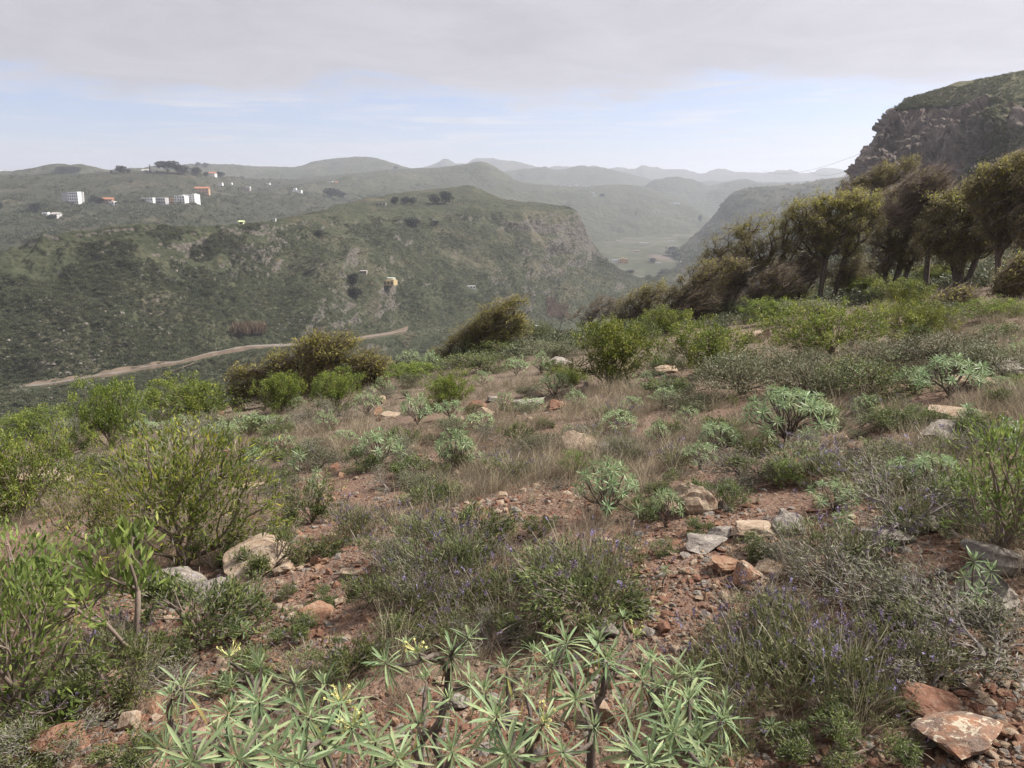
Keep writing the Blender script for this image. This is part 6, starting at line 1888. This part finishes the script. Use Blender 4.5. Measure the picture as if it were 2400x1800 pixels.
BARE = [(760, 1270, 220, 150), (620, 1440, 220, 110), (1590, 1360, 190, 170), (1720, 1250, 190, 70), (300, 1420, 170, 90), (2330, 1680, 170, 170), (180, 1740, 260, 90), (1300, 1170, 150, 50), (1180, 1200, 120, 50),
        (720, 1160, 160, 50), (1480, 1330, 110, 90), (1650, 1480, 160, 90), (540, 1570, 150, 50), (1350, 1620, 200, 120), (1130, 1220, 160, 60), (2200, 1400, 120, 60), (1050, 1740, 300, 90), (2100, 1010, 120, 30), (1230, 960, 120, 30), (2300, 1010, 150, 40), (950, 1180, 120, 40)]


def bare(px, py):
    v = np.zeros(np.shape(px))
    for cx, cy_, rx, ry in BARE:
        v = np.maximum(v, 1.25 - ((px - cx) / rx) ** 2 - ((py - cy_) / ry) ** 2)
    return np.clip(v, 0, 1)


SMALL = {tn: [hull(1200 + 17 * k + 3 * q, 16, 0.42 + 0.1 * (q % 3), ROCKM[tn]) for q in range(7)] for k, tn in enumerate(('tan', 'grey', 'orange', 'rust'))}
r_ = np.random.default_rng(77)
cnt = 0
while cnt < 290:
    x, y = r_.uniform(20, 2390), 1100 + 690 * r_.uniform() ** 0.9
    if cnt >= 205:
        x, y = r_.uniform(500, 2390), r_.uniform(900, 1130)
    elif r_.uniform() > bare(x, y) * 0.95 + 0.05:
        continue
    tn = r_.choice(['tan', 'grey', 'orange', 'rust'], p=[.36, .22, .18, .24])
    wpx = (11 + 34 * r_.uniform() ** 2.4) * (0.6 + (y - 1000) / 900)
    wpx = max(wpx, 11) if cnt < 205 else r_.uniform(14, 40)
    stone(x, y, wpx, wpx * r_.uniform(0.3, 0.6), tn, None, 2000 + cnt, auto={'tan': 'small tan stone', 'grey': 'small grey stone', 'orange': 'small orange stone', 'rust': 'small rust-brown stone'}[tn], group='small stones', big=False,
          tilt=0.2, me=SMALL[tn][r_.integers(0, 7)], yaw=r_.uniform(0, 6.28))
    cnt += 1

# gravel: uncountable chips
r_ = np.random.default_rng(78)
n = 125000
iy = r_.uniform(1 / 16, 1 / 1.75, n)
Y = 1 / iy
X = (1.6 + 0.9 * Y) * r_.uniform(-1, 1, n)
Z = H(X, Y)
px, py = proj(np.stack([X, Y, Z], -1))
keep = r_.uniform(0, 1, n) < 0.25 + 0.75 * bare(px, py)
X, Y, Z = X[keep], Y[keep], Z[keep]
n = len(X)
sc_ = np.clip(0.014 * np.exp(r_.normal(0, 0.6, n)), 0.006, 0.055) * (0.8 + Y * 0.07)
scatter('gravel', [SMALL[t_][q] for t_ in ('tan', 'grey', 'orange', 'rust', 'rust') for q in (0, 2, 4)], np.stack([X, Y, Z + sc_ * 0.06], -1),
        np.stack([r_.normal(0, .3, n), r_.normal(0, .3, n), r_.uniform(0, 6.28, n)], -1), sc_ * 1.6, r_.integers(0, 15, n), 'red-brown gravel chips strewn over the bare ground')


# dry grass and litter: uncountable
def grass_tuft(seed, nb=44, h=0.24, sp=0.6, w_=0.0036):
    r = np.random.default_rng(seed)
    mb = MB()
    B = r.normal(size=(nb, 3)) * np.array([0.035, 0.035, 0])
    D = unit(r.normal(size=(nb, 3)) * np.array([sp, sp, 0]) * 0.6 + np.array([0.12, 0, 1]))
    L = h * r.uniform(0.45, 1.2, nb)
    S = unit(np.cross(D, rand_unit(nb, r)))
    bend = unit(D * np.array([1, 1, 0]) + 1e-6) * 0.5 + np.array([0.12, 0, -0.25])
    tn = np.repeat(np.clip(r.uniform(0, 1, nb), 0, 1), 4)
    prev = B
    for q in range(2):
        f = (q + 1) / 2
        nx = B + D * (L * f)[:, None] + bend * (L * f * f * 0.45)[:, None]
        w0, w1 = w_ * (1 - q * 0.4) / 2, w_ * (1 - (q + 1) * 0.45) / 2
        V = np.stack([prev - S * w0, prev + S * w0, nx + S * w1, nx - S * w1], 1)
        mb.add(V.reshape(-1, 3), np.arange(nb)[:, None] * 4 + np.arange(4)[None], 0, tn)
        prev = nx
    return mb.mesh('dry_grass', M_STRAW)


TUFT = [grass_tuft(1300 + k) for k in range(5)] + [grass_tuft(1310 + k, 60, 0.34, 0.45) for k in range(2)] + [grass_tuft(1320 + k, 40, 0.12, 1.3) for k in range(3)]
r_ = np.random.default_rng(79)
n = 36000
iy = r_.uniform(1 / 48, 1 / 2.3, n)
iy = np.where(r_.uniform(0, 1, n) < 0.55, r_.uniform(1 / 48, 1 / 5.5, n), iy)
Y = 1 / iy
X = (1.6 + 0.9 * Y) * r_.uniform(-1, 1, n)
Z = H(X, Y)
px, py = proj(np.stack([X, Y, Z], -1))
pat = fbm(np.stack([X, Y, 0 * X], -1) / 1.6, 3, 55) * 1.0 + 0.5
dens = np.clip(pat, 0.05, 1) * (1 - 0.93 * bare(px, py)) * np.interp(py, [700, 860, 1040, 1150, 1250, 1400, 1800], [0.8, 1.0, 0.85, 0.55, 0.28, 0.14, 0.1])
keep = (r_.uniform(0, 1, n) < np.where((px < -60) | (px > 2460), np.maximum(dens, 0.45), dens)) & (py > 640)
X, Y, Z, px, py = X[keep], Y[keep], Z[keep], px[keep], py[keep]
n = len(X)
tall = r_.uniform(0, 1, n)
idx = np.where(tall < 0.5, r_.integers(0, 5, n), np.where(tall < 0.62, r_.integers(5, 7, n), r_.integers(7, 10, n)))
sc_ = r_.uniform(0.55, 1.25, n) * np.interp(Y, [2, 5, 12, 40], [0.75, 0.9, 1.1, 1.5])
scatter('dry_grass', TUFT, np.stack([X, Y, Z - 0.01], -1), np.stack([r_.normal(0, .1, n), r_.normal(0, .1, n) + 0.1, r_.uniform(-1.2, 1.2, n)], -1), sc_, idx, 'fine dry pinkish-brown grass over the slope')

# green undergrowth beyond and below the grove: uncountable
UND = [clump(1400 + k, 140, 0.7, 0.13, 0.07) for k in range(4)]
r_ = np.random.default_rng(80)
n = 7000
iy = r_.uniform(1 / 160, 1 / 27, n)
Y = 1 / iy
X = Y * r_.uniform(-0.55, 0.8, n)
keep = (X > -12) & (r_.uniform(0, 1, n) < np.clip(0.5 + 0.6 * fbm(np.stack([X, Y, 0 * X], -1) / 5, 3, 66), 0.1, 1))
X, Y = X[keep], Y[keep]
Z = H(X, Y)
n = len(X)
scatter('undergrowth', UND, np.stack([X, Y, Z], -1), np.stack([0 * X, 0 * X, r_.uniform(0, 6.28, n)], -1), r_.uniform(0.35, 1.0, n) * np.interp(Y, [27, 60, 160], [1, 1.4, 2.6]), r_.integers(0, 4, n), 'low green undergrowth under and beyond the grove')

# ---------------------------------------------------------------- labels: things without a label of their own are told apart by the landmark beside them
bpy.context.view_layer.update()
marks = []
for t_ in THINGS:
    if t_['land']:
        q = proj(np.array(t_['o'].matrix_world.translation))
        marks.append((float(q[0]), float(q[1]), t_['land']))
ORD = ['', 'second ', 'third ', 'fourth ', 'fifth ', 'sixth ', 'seventh ', 'eighth ', 'ninth ', 'tenth ', 'eleventh ', 'twelfth ']
pool = {}
for t_ in THINGS:
    if not t_['auto']:
        continue
    x, y = (float(v) for v in proj(np.array(t_['o'].matrix_world.translation)))
    mx_, my_, ld = min(marks, key=lambda m_: math.hypot(m_[0] - x, (m_[1] - y) * 1.6))
    dx, dy = x - mx_, (y - my_) * 1.6
    rel = ('right of ' if dx > 0 else 'left of ') if abs(dx) > abs(dy) else ('below ' if dy > 0 else 'behind ')
    pool.setdefault((t_['auto'], rel, ld), []).append((math.hypot(dx, dy), t_['o']))
for (au, rel, ld), lst in pool.items():
    lst.sort(key=lambda q: q[0])
    for k, (_, o_) in enumerate(lst):
        o_['label'] = au + ' ' + rel + ld + ('' if len(lst) == 1 else ', %snearest to it' % (ORD[k] if k < len(ORD) else 'farther '))


# ---------------------------------------------------------------- haze
mb = MB()
ztop = max(float(p_['P'][..., 2].max()) for p_ in PATCH.values()) + 4.0
box(mb, (0, 3750, (ztop - 151) / 2), (18004, 10504, ztop + 151))
m, t = new_mat('valley_haze')
vol = t.n('ShaderNodeVolumePrincipled', {'Color': (0.84, 0.88, 1.0, 1), 'Density': 2.1e-4, 'Anisotropy': 0.4})
t.n('ShaderNodeOutputMaterial', {'Volume': vol.outputs[0]})
hz = mb.build('haze', m)
kind(hz, 'stuff', 'pale haze filling the valley air')
